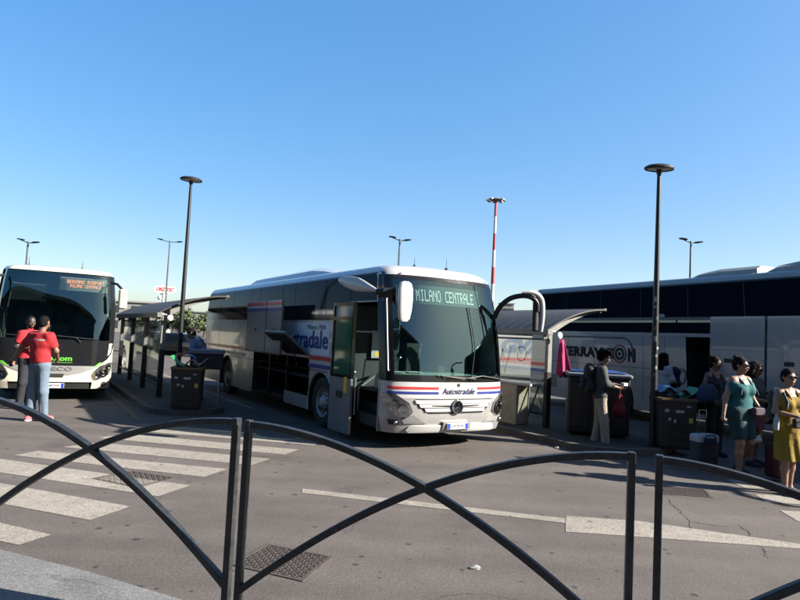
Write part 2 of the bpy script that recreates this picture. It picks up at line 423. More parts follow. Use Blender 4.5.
    def shell(s,m,zlo,zhi,skip=None,extra_q=(),extra_z=(),name='body',roof=True,also=None,cuts=None):
        mb=MB(); Q=set(s.qs(-s.Q3,s.Q3))|set(extra_q)|{-s.W,s.W}; Q=sorted(Q)
        Z={zlo,zhi}; z=zlo
        while z<zhi-1e-6: z=min(zhi,z+.14); Z.add(round(z,4))
        Z|={e for e in extra_z if zlo<e<zhi}
        if roof: Z|={s.H-s.Rf*(1-math.sin(k/7*PI/2)) for k in range(8)}
        Z=sorted(Z)
        s.grid(mb,Q,Z,0,skip)
        if roof:
            Q2=[q for q in Q if abs(q)<s.Q3-1e-6]
            top=[s.P(q,zhi) for q in Q2]; cx=s.L/2
            ins=[(x*.72,cx+(y-cx)*.97,zhi+.035) for x,y,_ in top]; n=len(top)
            ins2=[(x*.3,cx+(y-cx)*.95,zhi+.05) for x,y,_ in top]
            mb.add(top+ins+ins2,[(i,(i+1)%n,n+(i+1)%n,n+i) for i in range(n)]+[(n+i,n+(i+1)%n,2*n+(i+1)%n,2*n+i) for i in range(n)]+[tuple(range(2*n,3*n))],True)
        if also: also(mb)
        return mb.build(name,m,s.root,keep=True)
def add_wheel(root,x,y,r=.5,side=-1,w=.28,name='wheel',dual=False):
    # x = outer face, side=-1 outward to -x
    wh=empty('wheel'); wh.parent=root; wh.location=(x,y,r); wh.rotation_euler=(0,side*PI/2,0)   # local z points outward
    t=MB(); t.lathe([(r*.6,-w),(r*.86,-w),(r*.97,-w+.03),(r,-w+.06),(r,-.06),(r*.97,-.02),(r*.86,.0),(r*.62,-.015),(r*.6,-.05)],36); t.build('tyre','rubber',wh)
    m=MB(); m.lathe([(r*.61,-.02),(r*.60,-.035),(r*.57,-.05),(r*.54,-.11 if not dual else -.14),(r*.36,-.12 if not dual else -.15),(r*.30,-.06),(r*.22,-.03),(r*.18,.0),(r*.10,.012),(0.0005,.014)],30); m.build('rim','galv',wh)
    b=MB()
    for k in range(10):
        a=2*PI*k/10; b.lathe([(.0005,.02),(.014,.018),(.016,-.02)],6,T(r*.31*math.cos(a),r*.31*math.sin(a),-.055))
    b.build('wheel_nut','steel',wh)
    h=MB()
    for k in range(8):
        a=2*PI*(k+.5)/8; h.lathe([(.0005,.0),(.03,.0)],10,T(r*.46*math.cos(a),r*.46*math.sin(a),-.108 if not dual else -.138))
    h.build('rim_hole','rubber',wh)
    return wh
def arch_liner(root,la,al,r,sgn):
    mb=MB(); n=16; vs=[]
    for k in range(n+1):
        t=-.45+(PI+.9)*k/n
        for x in (la,la-sgn*.42): vs.append((x,al+r*math.cos(t),.5+r*math.sin(t)))
    mb.add(vs,[(2*k,2*k+1,2*k+3,2*k+2) for k in range(n)])
    c=[(la-sgn*.42,al+r*math.cos(-.45+(PI+.9)*k/n),.5+r*math.sin(-.45+(PI+.9)*k/n)) for k in range(n+1)]
    mb.add(c,[tuple(range(n+1))]); mb.build('wheel_arch','rubber',root)
def underbody(C,root,z0=.33):
    mb=MB(); mb.box(-C.W+.08,.5,z0,C.W-.08,C.L-.35,z0+.06); mb.build('underbody','rubber',root)
def plate(C,root,u,z,s1,w=.44,h=.10,fwd=.05):
    p=MB(); p.box(u-w/2,0,z-h/2,u+w/2,.02,z+h/2); y=C.base(u,z)[1]-fwd
    o=p.build('number_plate','plate',root,loc=(0,y,0))
    for a in (-1,1):
        b=MB(); b.box(u+a*(w/2-.035)-.03,-.003,z-h/2+.004,u+a*(w/2-.035)+.03,.0,z+h/2-.004); b.build('plate_band','plateblue',o)
    text_on('plate_text',s1,w*.62,h*.55,lambda x,y2:(u-w*.31+x,-.003,z-h*.27+y2),'navy',o,bold=.01)
    return o
def headlight(C,root,rows,lamps,name='headlight'):
    o=C.shape(name,rows,'lampback',off=.010,parent=root,nx=8)
    for (u,z,r) in lamps:
        x,y,_=C.P(u,z,.016); nx=C.P(u,z,.1); d=Vector((nx[0]-x,nx[1]-y,0)).normalized()
        q=Vector((0,0,1)).rotation_difference(d).to_matrix().to_4x4()
        mb=MB(); mb.lathe([(r*1.05,0),(r,.018),(r*.86,.02),(r*.8,.008),(r*.45,-.0),(.0005,.004)],18,T(x,y,z)@q); mb.build('reflector','chrome',o)
        mb=MB(); mb.lathe([(r*1.04,.004),(r*1.10,.022),(r*1.2,.018),(r*1.24,-.004)],18,T(x,y,z)@q); mb.build('reflector_ring','plastic',o)
        mb=MB(); mb.lathe([(r*.42,.004),(r*.36,.02),(r*.2,.03),(.0005,.033)],14,T(x,y,z)@q); mb.build('bulb_lens','lens',o)
    C.shape('cover_glass',rows,'lens',off=.045,parent=o,nx=8)
    return o
def seats(C,root,y0,n,z=1.0,step=.85):
    first=None
    for i in range(n):
        for x in (-.85,-.42,.42,.85):
            o=MB(); o.rbox(x-.2,y0+i*step,z+.35,x+.2,y0+i*step+.45,z+.5,.04); o.rbox(x-.2,y0+i*step+.4,z+.4,x+.2,y0+i*step+.52,z+1.12,.05); o.build('passenger_seat','seat',root)
def cabin(C,root,floor=.95,open_left=False):
    L=C.L; W=C.W
    mb=MB(); mb.box(-W+.12,.75,floor-.05,W-.12,L-.4,floor); mb.build('cabin_floor','interior',root)
    mb=MB(); mb.box(-W+.2,1.4,C.H-.18,W-.2,L-.4,C.H-.14); mb.box(-W+.2,1.0,C.H-.42,-W+.62,L-.4,C.H-.2); mb.box(W-.62,1.0,C.H-.42,W-.2,L-.4,C.H-.2); mb.build('luggage_rack','interior',root)
    # dashboard + wheel + driver seat (driver sits on viewer's right)
    mb=MB(); prof=[(.42,1.05),(.42,1.18),(.55,1.22),(.85,1.24),(.98,1.15),(1.0,.9),(.8,.9)]
    vs=[(x,y,z) for x in (-W+.2,W-.2) for y,z in prof]; n=len(prof)
    mb.add(vs,[(i,(i+1)%n,n+(i+1)%n,n+i) for i in range(n)]+[tuple(range(n))[::-1],tuple(range(n,2*n))]); mb.build('dashboard','dash',root)
    mb=MB(); c=Vector((.62,1.12,1.42)); m=T(*c)@RX(R(-58)); k=24
    pts=[m@Vector((.23*math.cos(2*PI*i/k),.23*math.sin(2*PI*i/k),0)) for i in range(k+1)]; mb.tube(pts,.017,6)
    mb.tube([m@Vector((-.22,0,0)),m@Vector((0,0,-.03)),m@Vector((.22,0,0))],.014,6); mb.tube([m@Vector((0,0,-.03)),(.62,.95,1.15)],.04,8); mb.build('steering_wheel','plastic',root)
    mb=MB(); mb.rbox(.36,1.45,1.25,.88,1.95,1.4,.05); mb.rbox(.38,1.9,1.3,.86,2.05,2.0,.06); mb.rbox(.48,1.92,2.0,.76,2.03,2.25,.04); mb.box(.5,1.55,.95,.74,1.85,1.25); mb.build('driver_seat','seat',root)
    mb=MB(); mb.box(-.2,1.35,.95,.25,1.42,1.75); mb.build('partition','interior',root)
    for x in ((C.W-.14,) if open_left else (-C.W+.14,C.W-.14)):
        m=MB(); k=14; vs=[(x+(-.02 if x>0 else .02)*math.sin(i*1.9),.95+.5*i/k,z) for z in (1.35,C.H-.35) for i in range(k+1)]; m.add(vs,[(i,i+1,k+2+i,k+1+i) for i in range(k)],True); m.build('side_curtain','curtain',root)
    m=MB(); m.box(-.14,.72,C.H-.52,.14,.75,C.H-.40); m.tube([(0,.74,C.H-.4),(0,.74,C.H-.2)],.012,5); m.build('inside_mirror','plastic',root)
    m=MB(); m.box(-.55,.70,1.245,-.25,.92,1.25); m.box(-.9,.66,1.245,-.65,.85,1.252); m.build('dashboard_papers','signwhite',root)
    m=MB(); m.box(.15,.80,1.24,.30,.86,1.36); m.build('ticket_machine','plastic',root)
    seats(C,root,2.6,4)

# ------------------------------------------------------------------ setting
def sheet(name,poly,z,m,kind='structure',th=None):
    mb=MB()
    if th: mb.prism(poly,z-th,z)
    else: mb.add([(x,y,z) for x,y in poly],[tuple(range(len(poly)))])
    return mb.build(name,m)
g=sheet('ground',[(-400,-60),(400,-60),(500,700),(-500,700)],0,'asphalt'); tag(g,kind='structure')
CRACKS=[[(3.48,7.96),(3.38,7.48),(3.34,7.23),(3.29,6.95),(3.38,6.85),(3.49,6.8),(3.71,6.8)],[(3.29,6.95),(3.13,6.53),(3.04,6.27)],[(3.77,6.88),(3.77,6.7),(3.64,6.36),(3.6,6.11),(3.45,5.77)]]
# near pavement where the photographer stands, its kerb follows the barrier
kx=[(-9.0,8.2),(-6.5,6.6),(-4.4,5.55),(-2.91,4.79),(-2.07,4.45),(-1.28,4.07),(0,3.62),(1.3,3.32),(2.6,2.55),(4.0,1.3),(6,-1)]
kin=[(x-.06,y-.15) for x,y in kx]
p=sheet('pavement',kin+[(6,-8),(-9,-8)],.12,'slab',th=.16); tag(p,kind='structure')
mb=MB()
for i in range(len(kx)-1):
    a,b=kx[i],kx[i+1]; c,d=kin[i+1],kin[i]
    mb.prism([a,b,c,d][::-1],-.05,.117)
tag(mb.build('kerb','slab'),kind='structure')
mb=MB()   # joints between paving slabs
for k in range(-9,5):
    mb.box(k*1.0-.004,-4,.1205,k*1.0+.004,1.5+0*k,.1225)
for k in range(6): mb.box(-8,-3.5+k*.9,.1205,4,-3.492+k*.9,.1225)
M['joint']=mat('mortar_joint',(.06,.06,.058),.9)
tag(mb.build('pavement_joints','joint'),kind='structure')
M['crack']=mat('road_crack',(.022,.019,.017),.95)
def crack(P,w=.012):
    mb=MB(); vs=[]; Q=[]
    for a,b in zip(P[:-1],P[1:]):
        for k in range(7): t=k/7; Q.append((a[0]+(b[0]-a[0])*t+random.uniform(-.02,.02),a[1]+(b[1]-a[1])*t+random.uniform(-.02,.02)))
    for i,(x,y) in enumerate(Q):
        p0=Q[max(i-1,0)];p1=Q[min(i+1,len(Q)-1)]; d=Vector((p1[0]-p0[0],p1[1]-p0[1])).normalized(); ww=w*random.uniform(.25,1)*.5
        vs+=[(x-d.y*ww,y+d.x*ww,.003),(x+d.y*ww,y-d.x*ww,.003)]
    mb.add(vs,[(2*i,2*i+1,2*i+3,2*i+2) for i in range(len(Q)-1)]); tag(mb.build('road_crack','crack'),kind='structure')
for c in CRACKS: crack(c)
def island(name,pts,inner,m='island'):
    o=sheet(name,inner,.12,m,th=.16); tag(o,kind='structure')
    mb=MB(); n=len(pts)
    for i in range(n): mb.prism([pts[i],pts[(i+1)%n],inner[(i+1)%n],inner[i]],-.05,.117)
    tag(mb.build('kerb','kerb'),kind='structure')
def inset(pts,d):
    n=len(pts); out=[]
    for i in range(n):
        a,b,c=Vector(pts[i-1]),Vector(pts[i]),Vector(pts[(i+1)%n]); e1=(b-a).normalized(); e2=(c-b).normalized()
        n1=Vector((-e1.y,e1.x)); n2=Vector((-e2.y,e2.x)); m=(n1+n2).normalized(); k=d/max(.4,m.dot(n1)); out.append(tuple(b+m*k))
    return out
def along(o,th,al,la): return (o[0]-math.sin(th)*al+math.cos(th)*la,o[1]+math.cos(th)*al+math.sin(th)*la)
# first island (between the green lettered bus and the silver bus), second (between the silver bus and the big coach)
def island_pts(o,th,wl,wr,L):
    p=[along(o,th,.9,-wl)]
    for k in range(7):
        t=PI+PI*k/6; c=(wr-wl)/2; r=(wr+wl)/2; p.append(along(o,th,.9+min(.9,r)*math.sin(t),c+r*math.cos(t)))
    p=p[1:]
    return p+[along(o,th,L,wr),along(o,th,L,-wl)]
I1=island_pts((-4.35,13.0),.548,.62,.62+.45,17); I1=I1
island('traffic_island',I1,inset(I1,.15))
I2=island_pts((4.6,11.0),.50,1.15,1.25,19)
island('traffic_island',I2,inset(I2,.15))
# painted markings
mk=[[(-4.45,11.35),(-1.21,10.79),(-1.30,10.42),(-4.6,11.0)],[(-4.48,10.62),(-1.48,9.98),(-1.62,9.52),(-4.75,10.15)],
 [(-4.53,9.75),(-1.76,9.17),(-1.92,8.68),(-4.85,9.28)],[(-5.55,9.05),(-2.17,8.36),(-2.32,7.84),(-5.75,8.5)],
 [(-5.75,8.62),(-2.34,7.41),(-2.52,6.88),(-5.9,8.08)],[(-6.0,7.72),(-2.63,6.45),(-2.80,5.95),(-6.15,7.15)],[(-6.1,6.82),(-2.91,5.50),(-3.02,5.22),(-5.2,5.95)]]
mk[3]=[(-5.0,8.92),(-2.17,8.36),(-2.32,7.86),(-5.12,8.56)]
mk[4]=[(-5.75,8.50),(-2.34,7.41),(-2.52,6.88),(-5.9,7.98)]
mk2=[[(4.91,9.28),(7.6,9.2),(7.5,8.72),(4.91,8.77)],[(4.84,8.40),(7.4,8.33),(7.2,7.85),(4.74,7.98)],[(4.68,7.60),(7.0,7.5),(6.8,7.0),(4.60,7.13)]]
line=[(-1.05,7.52),(1.88,6.80),(1.84,6.62),(-1.02,7.32)]
wedge=[(1.92,6.90),(2.72,6.83),(4.06,6.30),(6.0,5.55),(5.95,5.42),(3.98,6.14),(2.48,6.27),(1.76,6.32)]
for q in mk+mk2: tag(sheet('crosswalk_stripe',q,.004,'paint'),kind='structure')
for q in (line,wedge): tag(sheet('lane_line',q,.004,'paint'),kind='structure')
tag(sheet('lane_line',[(-.55,10.93),(.36,10.74),(.35,10.64),(-.57,10.83)],.004,'ypaint'),kind='structure')
for th,o,la,L in ((.548,(-4.35,13.0),-.95,15),):
    tag(sheet('lane_line',[along(o,th,-.2,la),along(o,th,L,la),along(o,th,L,la+.1),along(o,th,-.2,la+.1)],.004,'ypaint'),kind='structure')
for la0,a0,a1 in ((1.75,1.0,14),):
    o=(-4.35,13.0); tag(sheet('lane_line',[along(o,.548,a0,la0),along(o,.548,a1,la0),along(o,.548,a1,la0+.1),along(o,.548,a0,la0+.1)],.004,'paint'),kind='structure')

# drain covers
def drain(c4,label,n=14):
    a,b,c,d=[Vector((x,y,0)) for x,y in c4]   # left, far, right, near
    o=sum((a,b,c,d),Vector())/4; r=empty('drain_cover',o,0,label,'drain cover','iron drain covers in the road')
    def P(u,v,z): q=a*(1-u)*(1-v)+b*u*(1-v)+c*u*v+d*(1-u)*v-o; return (q.x,q.y,z)
    mb=MB()
    for (u0,v0,u1,v1) in ((0,0,1,.05),(0,.95,1,1),(0,.05,.05,.95),(.95,.05,1,.95)):
        vs=[P(u0,v0,.001),P(u1,v0,.001),P(u1,v1,.001),P(u0,v1,.001),P(u0,v0,.008),P(u1,v0,.008),P(u1,v1,.008),P(u0,v1,.008)]
        mb.add(vs,[(4,5,6,7),(0,1,5,4),(1,2,6,5),(2,3,7,6),(3,0,4,7)])
    mb.build('frame','iron',r)
    mb=MB(); mb.add([P(.05,.05,.003),P(.95,.05,.003),P(.95,.95,.003),P(.05,.95,.003)],[(0,1,2,3)]); mb.build('cover_plate','ironpit',r)
    mb=MB(); s=.9/n
    for i in range(n):
        for j in range(n):
            u=.05+(i+.14)*s; v=.05+(j+.14)*s; w=s*.66; 
            if (i+j)%2: e=(w,w*.45)
            else: e=(w*.45,w)
            u+=(w-e[0])/2; v+=(w-e[1])/2
            mb.add([P(u,v,.008),P(u+e[0],v,.008),P(u+e[0],v+e[1],.008),P(u,v+e[1],.008),P(u,v,.003),P(u+e[0],v,.003),P(u+e[0],v+e[1],.003),P(u,v+e[1],.003)],[(0,1,2,3),(0,1,5,4),(1,2,6,5),(2,3,7,6),(3,0,4,7)])
    mb.build('tread_plate','iron',r)
M['iron']=mat('cast_iron',(.085,.07,.062),.6,var=.3,scale=20)
M['ironpit']=mat('iron_recess',(.04,.032,.028),.8,var=.3)
drain([(-1.25,5.02),(-1.05,5.54),(-.45,5.30),(-.62,4.75)],'square iron drain cover just behind the gap in the barrier')
drain([(-3.54,7.50),(-3.30,8.0),(-2.62,7.73),(-2.88,7.18)],'square iron drain cover lying across the zebra crossing stripes')
drain([(3.45,8.15),(3.60,8.62),(4.25,8.55),(4.12,8.08)],'square iron drain cover at the edge of the coach shadow on the right')
# litter
def litter(x,y,s,z,label):
    v=[(x+s*math.cos(a)*random.uniform(.5,1),y+s*.6*math.sin(a)*random.uniform(.5,1),z+random.uniform(.006,.03)) for a in np.linspace(0,2*PI,8)[:-1]]
    mb=MB(); mb.add(v+[(x,y,z+.035)],[(i,(i+1)%7,7) for i in range(7)]); mb.add([(a,b,z+.003) for a,b,_ in v],[tuple(range(7))]); tag(mb.build('paper_scrap','sticker'),label,'litter')
litter(.72,5.19,.06,0,'white paper scrap on the sunlit road below the arched barrier')
litter(-6.0,14.6,.12,0,'crumpled paper beside the yellow line near the left bus')
litter(2.95,11.3,.07,0,'small scrap on the shaded road near the backpacker')

# ------------------------------------------------------------------ barrier panels
def barrier(a,b,label,zt=1.33,z0=.12,zj=.36):
    a=Vector((*a,0)); b=Vector((*b,0)); r=empty('barrier_panel',(a.x,a.y,z0),math.atan2(b.y-a.y,b.x-a.x),label,'barrier','arched steel barrier panels')
    L=(b-a).length; H=zt-z0; w=.027
    for x in (0,L):
        mb=MB(); s=w
        mb.box(x-.018,-.026,0,x+.018,.026,H); mb.build('post','fence',r,bevel=.004)
        mb=MB(); mb.box(x-.07,-.07,0,x+.07,.07,.012); mb.build('base_plate','fence',r)
    for sgn in (0,1):
        pts=[]; n=28; J=zj-z0
        for k in range(n+1):
            u=k/n; x=.0+L*u if sgn==0 else L-L*u
            z=J+(H-.024-J)*(1-u**1.86); pts.append((x,0.0 if sgn==0 else .0,z))
        mb=MB(); 
        # rectangular bar, slightly separated at the crossing
        vs=[]; 
        for i,(x,y,z) in enumerate(pts):
            d=Vector((pts[min(i+1,n)][0]-pts[max(i-1,0)][0],0,pts[min(i+1,n)][2]-pts[max(i-1,0)][2])).normalized(); nn=Vector((-d.z,0,d.x))
            ww=.024-.002*sgn
            for (p,q) in ((1,1),(1,-1),(-1,-1),(-1,1)): vs.append(Vector((x,y,z))+nn*.019*p+Vector((0,ww*q,0)))
        fs=[(i*4+k,i*4+(k+1)%4,i*4+4+(k+1)%4,i*4+4+k) for i in range(n) for k in range(4)]+[(0,1,2,3),(4*n,4*n+3,4*n+2,4*n+1)]
        mb.add(vs,fs); mb.build('arched_bar','fence',r,bevel=.004)
    return r
barrier((-2.93,4.36),(-.925,3.71),'arched barrier panel in front of the zebra crossing and the left bus')
barrier((-.84,3.65),(1.21,3.19),'arched barrier panel in front of the silver bus, complete with both posts')
barrier((1.33,3.14),(3.25,2.38),'arched barrier panel nearest the camera, cut by the right edge')

# ------------------------------------------------------------------ street lamps
def street_lamp(x,y,h,rz,label,z0=.12,stickers=False):
    r=empty('street_lamp',(x,y,z0),rz,label,'street lamp','slim street lamps with oval heads')
    mb=MB(); mb.lathe([(.075,0),(.075,.04),(.062,.045),(.060,.5),(.058,1.6),(.035,h-.15),(.033,h)],14); mb.build('pole','poletop',r)
    mb=MB(); mb.lathe([(.12,0),(.12,.02),(.0601,.024)],16); mb.build('base_plate','poletop',r)
    hd=MB(); hd.lathe([(.0005,.075),(.10,.07),(.20,.05),(.252,.02),(.262,0),(.252,-.025),(.235,-.03),(.235,-.012)],28,T(0,0,h+.07)@Matrix.Diagonal((1.05,.72,1,1))); o=hd.build('lamp_head','poletop',r)
    d=MB(); d.lathe([(.234,-.014),(.10,-.022),(.05,-.03)],28,T(0,0,h+.07)@Matrix.Diagonal((1.05,.72,1,1))); d.build('diffuser','lampglass',o)
    n=MB(); n.lathe([(.034,-.08),(.05,-.03),(.055,.03)],14,T(0,0,h+.02)); n.build('neck','poletop',o)
    if stickers:
        for k in range(9):
            z=1.3+k*.17+random.uniform(-.06,.06); a=random.uniform(-2.2,-1.0)-rz; s=MB(); hh=random.uniform(.015,.05); rr=.0625
            pts=[(rr*math.cos(a+t),rr*math.sin(a+t)) for t in np.linspace(-.38,.38,6)]
            s.add([(x_,y_,z-hh) for x_,y_ in pts]+[(x_,y_,z+hh) for x_,y_ in pts],[(i,i+1,i+7,i+6) for i in range(5)]); s.build('sticker',random.choice(['noticegrey','noticegrey','rim','shadedsilver']),r)
    return r
street_lamp(-5.31,15.23,5.30,.6,'street lamp with oval head behind the recycling bin on the left island')
street_lamp(4.68,11.36,5.02,0,'stickered street lamp with oval head beside the right recycling bin',stickers=True)
def far_lamp(x,y,h,sp,label,tilt=0,cam=False):
    r=empty('street_lamp',(x,y,0),0,label,'street lamp','twin headed parking lamps')
    mb=MB(); mb.lathe([(.11,0),(.06,h)],8); mb.build('pole','galvdark',r)
    for s,dy in ((-1,.0),(1,-.15)):
        m=MB(); m.lathe([(.0005,.05),(.22,.04),(.28,0),(.22,-.04),(.0005,-.04)],14,T(s*sp,0,h+(.12 if s<0 else -.05))@RY(s*R(-6))@Matrix.Diagonal((1.1,.8,1,1))); m.build('lamp_head','poletop',r)
    m=MB(); m.tube([(-sp,0,h+.08),(0,0,h-.12),(sp,0,h-.09)],.04,6); m.build('arm','galvdark',r)
    if cam:
        m=MB(); m.tube([(0,0,h*.49),(-.5,0,h*.49),(-.55,0,h*.47)],.04,6); m.build('camera_arm','galvdark',r)
        m=MB(); m.ell((-.6,0,h*.45),(.2,.2,.22),12,8); m.build('camera_dome','signwhite',r)
M['galvdark']=mat('dull_steel',(.13,.14,.15),.5,metal=.3)
far_lamp(-27.2,45,7.5,.55,'distant twin lamp above the roof of the left bus')
far_lamp(-22.57,60,10.1,.95,'distant twin lamp carrying a white dome camera',cam=True)
far_lamp(-.22,45,9.0,.55,'distant twin lamp above the windscreen roof of the silver bus')
far_lamp(18.65,40,9.0,.5,'distant twin lamp above the roof of the large coach')
# red and white lighting mast
r=empty('light_mast',(16.27,110,0),0,'tall red and white banded floodlight mast beyond the silver bus','light mast')
H=27.2; nb=9
for k in range(nb):
    z0=H*k/nb; z1=H*(k+1)/nb; mb=MB(); mb.lathe([(.42-.22*z0/H,z0),(.42-.22*z1/H,z1)],12); mb.build('mast_section','mastred' if k%2==0 else 'mastwhite',r)
mb=MB(); mb.lathe([(1.0,0),(1.1,.1),(1.0,.2),(.2,.25),(.2,-.1),(.9,0)],16,T(0,0,H-.1)); mb.build('head_ring','galvdark',r)
for k in range(8):
    a=2*PI*k/8; mb=MB(); mb.rbox(-.28,-.36,-.12,.28,.36,.14,.06,mtx=T(1.45*math.cos(a),1.45*math.sin(a),H-.02)@RZ(a)@RY(R(25))); mb.build('floodlight','galv',r)
    mb=MB(); mb.tube([(.2*math.cos(a),.2*math.sin(a),H),(1.3*math.cos(a),1.3*math.sin(a),H)],.06,6); mb.build('arm','galvdark',r)
# billboard sign
r=empty('roadside_sign',(-34.0,90,0),R(14),'distant oval white sign with slanted red letters on a pole','sign')
mb=MB(); mb.tube([(-.2,0,0),(-.2,0,6.6)],.2,8); mb.build('post','signwhite',r)
mb=MB(); n=28; poly=[]
for k in range(n): t=2*PI*k/n; c,s=math.cos(t),math.sin(t); poly.append((1.5*(abs(c)**.5)*(1 if c>0 else -1),0.52*(abs(s)**.7)*(1 if s>0 else -1)))
mb.prism(poly,-.12,.12,T(0,0,7.1)@RX(PI/2)); mb.build('sign_board','signwhite',r)
text_on('sign_letters','ORIZ TEC',2.4,.55,lambda a,b:(-1.2+a,-.14,6.83+b),'signred',r,bold=.03,shear=.3)

# ------------------------------------------------------------------ bus shelters
def shelter(o,th,label,z0=.12,bench=True):
    r=empty('bus_shelter',(o[0],o[1],z0),th,label,'bus shelter','curved roof bus shelters')
    L=7.6; sp=2.45
    def zc(t): return 2.05+.50*(1-(1-t)**1.9)   # roof height over lateral fraction
    xs=[-.16+1.66*k/14 for k in range(15)]
    for k in range(4):
        y=.05+k*sp; mb=MB(); mb.rbox(-.06,y-.045,1.15,.06,y+.045,2.05,.012); p=mb.build('post','beam',r)
        mb=MB(); mb.rbox(-.065,y-.05,0,.065,y+.05,1.15,.012); mb.build('post_lower_part','poletop',p)  # darker lower half of the post
        m=MB(); top=[(x,zc((x+.16)/1.66)-.015) for x in xs]; bot=[(x,zc((x+.16)/1.66)-.015-.20*(1-(x+.16)/1.72)**1.2-.03) for x in xs]
        m.prism([(a,b) for a,b in top]+[(a,b) for a,b in bot[::-1]],-.03,.03,Matrix(((1,0,0,0),(0,0,1,y),(0,1,0,0),(0,0,0,1)))); m.build('roof_arm','beam',r)
    # ribbed roof sheet
    mb=MB(); ny=96; vs=[]
    for j in range(ny+1):
        y=-.12+(L+.24)*j/ny; rib=.018 if j%4 in (0,1) else 0
        for x in xs: vs.append((x,y,zc((x+.16)/1.66)+.004+rib))
    for j in range(ny+1):
        y=-.12+(L+.24)*j/ny
        for x in xs: vs.append((x,y,zc((x+.16)/1.66)-.012))
    n=15; N0=(ny+1)*n; fs=[]
    for j in range(ny):
        for i in range(n-1): fs+=[(j*n+i,j*n+i+1,(j+1)*n+i+1,(j+1)*n+i),(N0+j*n+i,N0+j*n+i+1,N0+(j+1)*n+i+1,N0+(j+1)*n+i)]
        for i in (0,n-1): fs.append((j*n+i,(j+1)*n+i,N0+(j+1)*n+i,N0+j*n+i))
    for j in (0,ny):
        for i in range(n-1): fs.append((j*n+i,j*n+i+1,N0+j*n+i+1,N0+j*n+i))
    mb.add(vs,fs); mb.build('roof','roofmetal',r)
    mb=MB(); mb.rbox(-.20,-.12,1.93,-.08,L+.12,2.06,.02,axis='y'); mb.build('gutter','beam',r)
    mb=MB(); mb.rbox(1.44,-.12,2.53,1.52,L+.12,2.585,.015,axis='y'); mb.build('front_edge','beam',r)
    mb=MB(); mb.tube([(-.1,-.05,2.02),(.03,-.1,2.0)],.02,6); mb.ell((.1,-.16,1.93),(.075,.03,.075),14,8); mb.build('round_reflector','signwhite',r)
    for k in range(3):
        y0=.05+k*sp+.07; y1=.05+(k+1)*sp-.07; g_=MB(); g_.box(-.006,y0,.28,.006,y1,1.82); p=g_.build('glass_panel','clear',r)
        f=MB(); 
        for (a,b,c,d) in ((y0-.02,y1+.02,.24,.28),(y0-.02,y1+.02,1.82,1.86)): f.box(-.02,a,c,.02,b,d)
        f.build('panel_frame','poletop',p)
        if k==0:
            s=MB()
            def scr(cx,cz,pts,w=.007):
                P=[(-.011,cx+a,cz+b) for a,b in pts]; s.tube(P,w,4)
            scr(.9,1.5,[(.22*math.cos(t)*(1-t/14),.16*math.sin(t)) for t in np.linspace(0,8,40)])
            scr(1.5,1.35,[(-.25,.3),(-.05,-.3),(.05,.25),(.18,-.35),(.3,.2)]); scr(1.9,1.6,[(.12*math.sin(2*t),.2*math.cos(t)) for t in np.linspace(0,6.3,24)])
            s.build('scratched_writing','scratch',p)
    if bench:
        m=MB(); m.rbox(-.42,.12,.84,-.08,3.9,.90,.02,axis='y'); m.build('leaning_rail','galv',r)
        m=MB(); m.rbox(-.45,.50,0,-.10,1.15,.84,.03); m.build('rail_pedestal','concrete',r)
        m=MB(); m.rbox(-.45,3.1,0,-.10,3.6,.84,.03); m.build('rail_pedestal','concrete',r)
        for a,b in ((.2,.08),(1.75,.08)):
            m=MB(); m.tube([(-.1,a,.84),(-.3,a+.18,.0)],.018,6); m.tube([(-.1,a+.3,.84),(-.3,a+.1,.0)],.018,6); m.build('rail_strut','poletop',r)
    return r
M['scratch']=mat('marker_scrawl',(.10,.11,.11),.7)
shelter((-5.74,15.27),.541,'curved roof bus shelter between the left bus and the silver bus',bench=False)
shelter((3.2,13.09),.52,'curved roof bus shelter with scrawled glass, right of the silver bus')
# magenta flag hanging from the second shelter
mb=MB(); n=9; vs=[]
for j in range(8):
    for i in range(n):
        u=i/(n-1); v=j/7; w=.10+.26*v; vs.append(((u-.35)*w+.05*v,.03*math.sin(u*9+v*2)*(.3+v)+.02*u,-.72*v-.06*u*v*2))
mb.add(vs,[(j*n+i,j*n+i+1,(j+1)*n+i+1,(j+1)*n+i) for j in range(7) for i in range(n-1)],True)
f=mb.build('hanging_flag','flag',loc=(3.38,12.93,1.97)); tag(f,'magenta cloth flag hanging from the front post of the right shelter','flag')
sm=f.modifiers.new('t','SOLIDIFY'); sm.thickness=.006

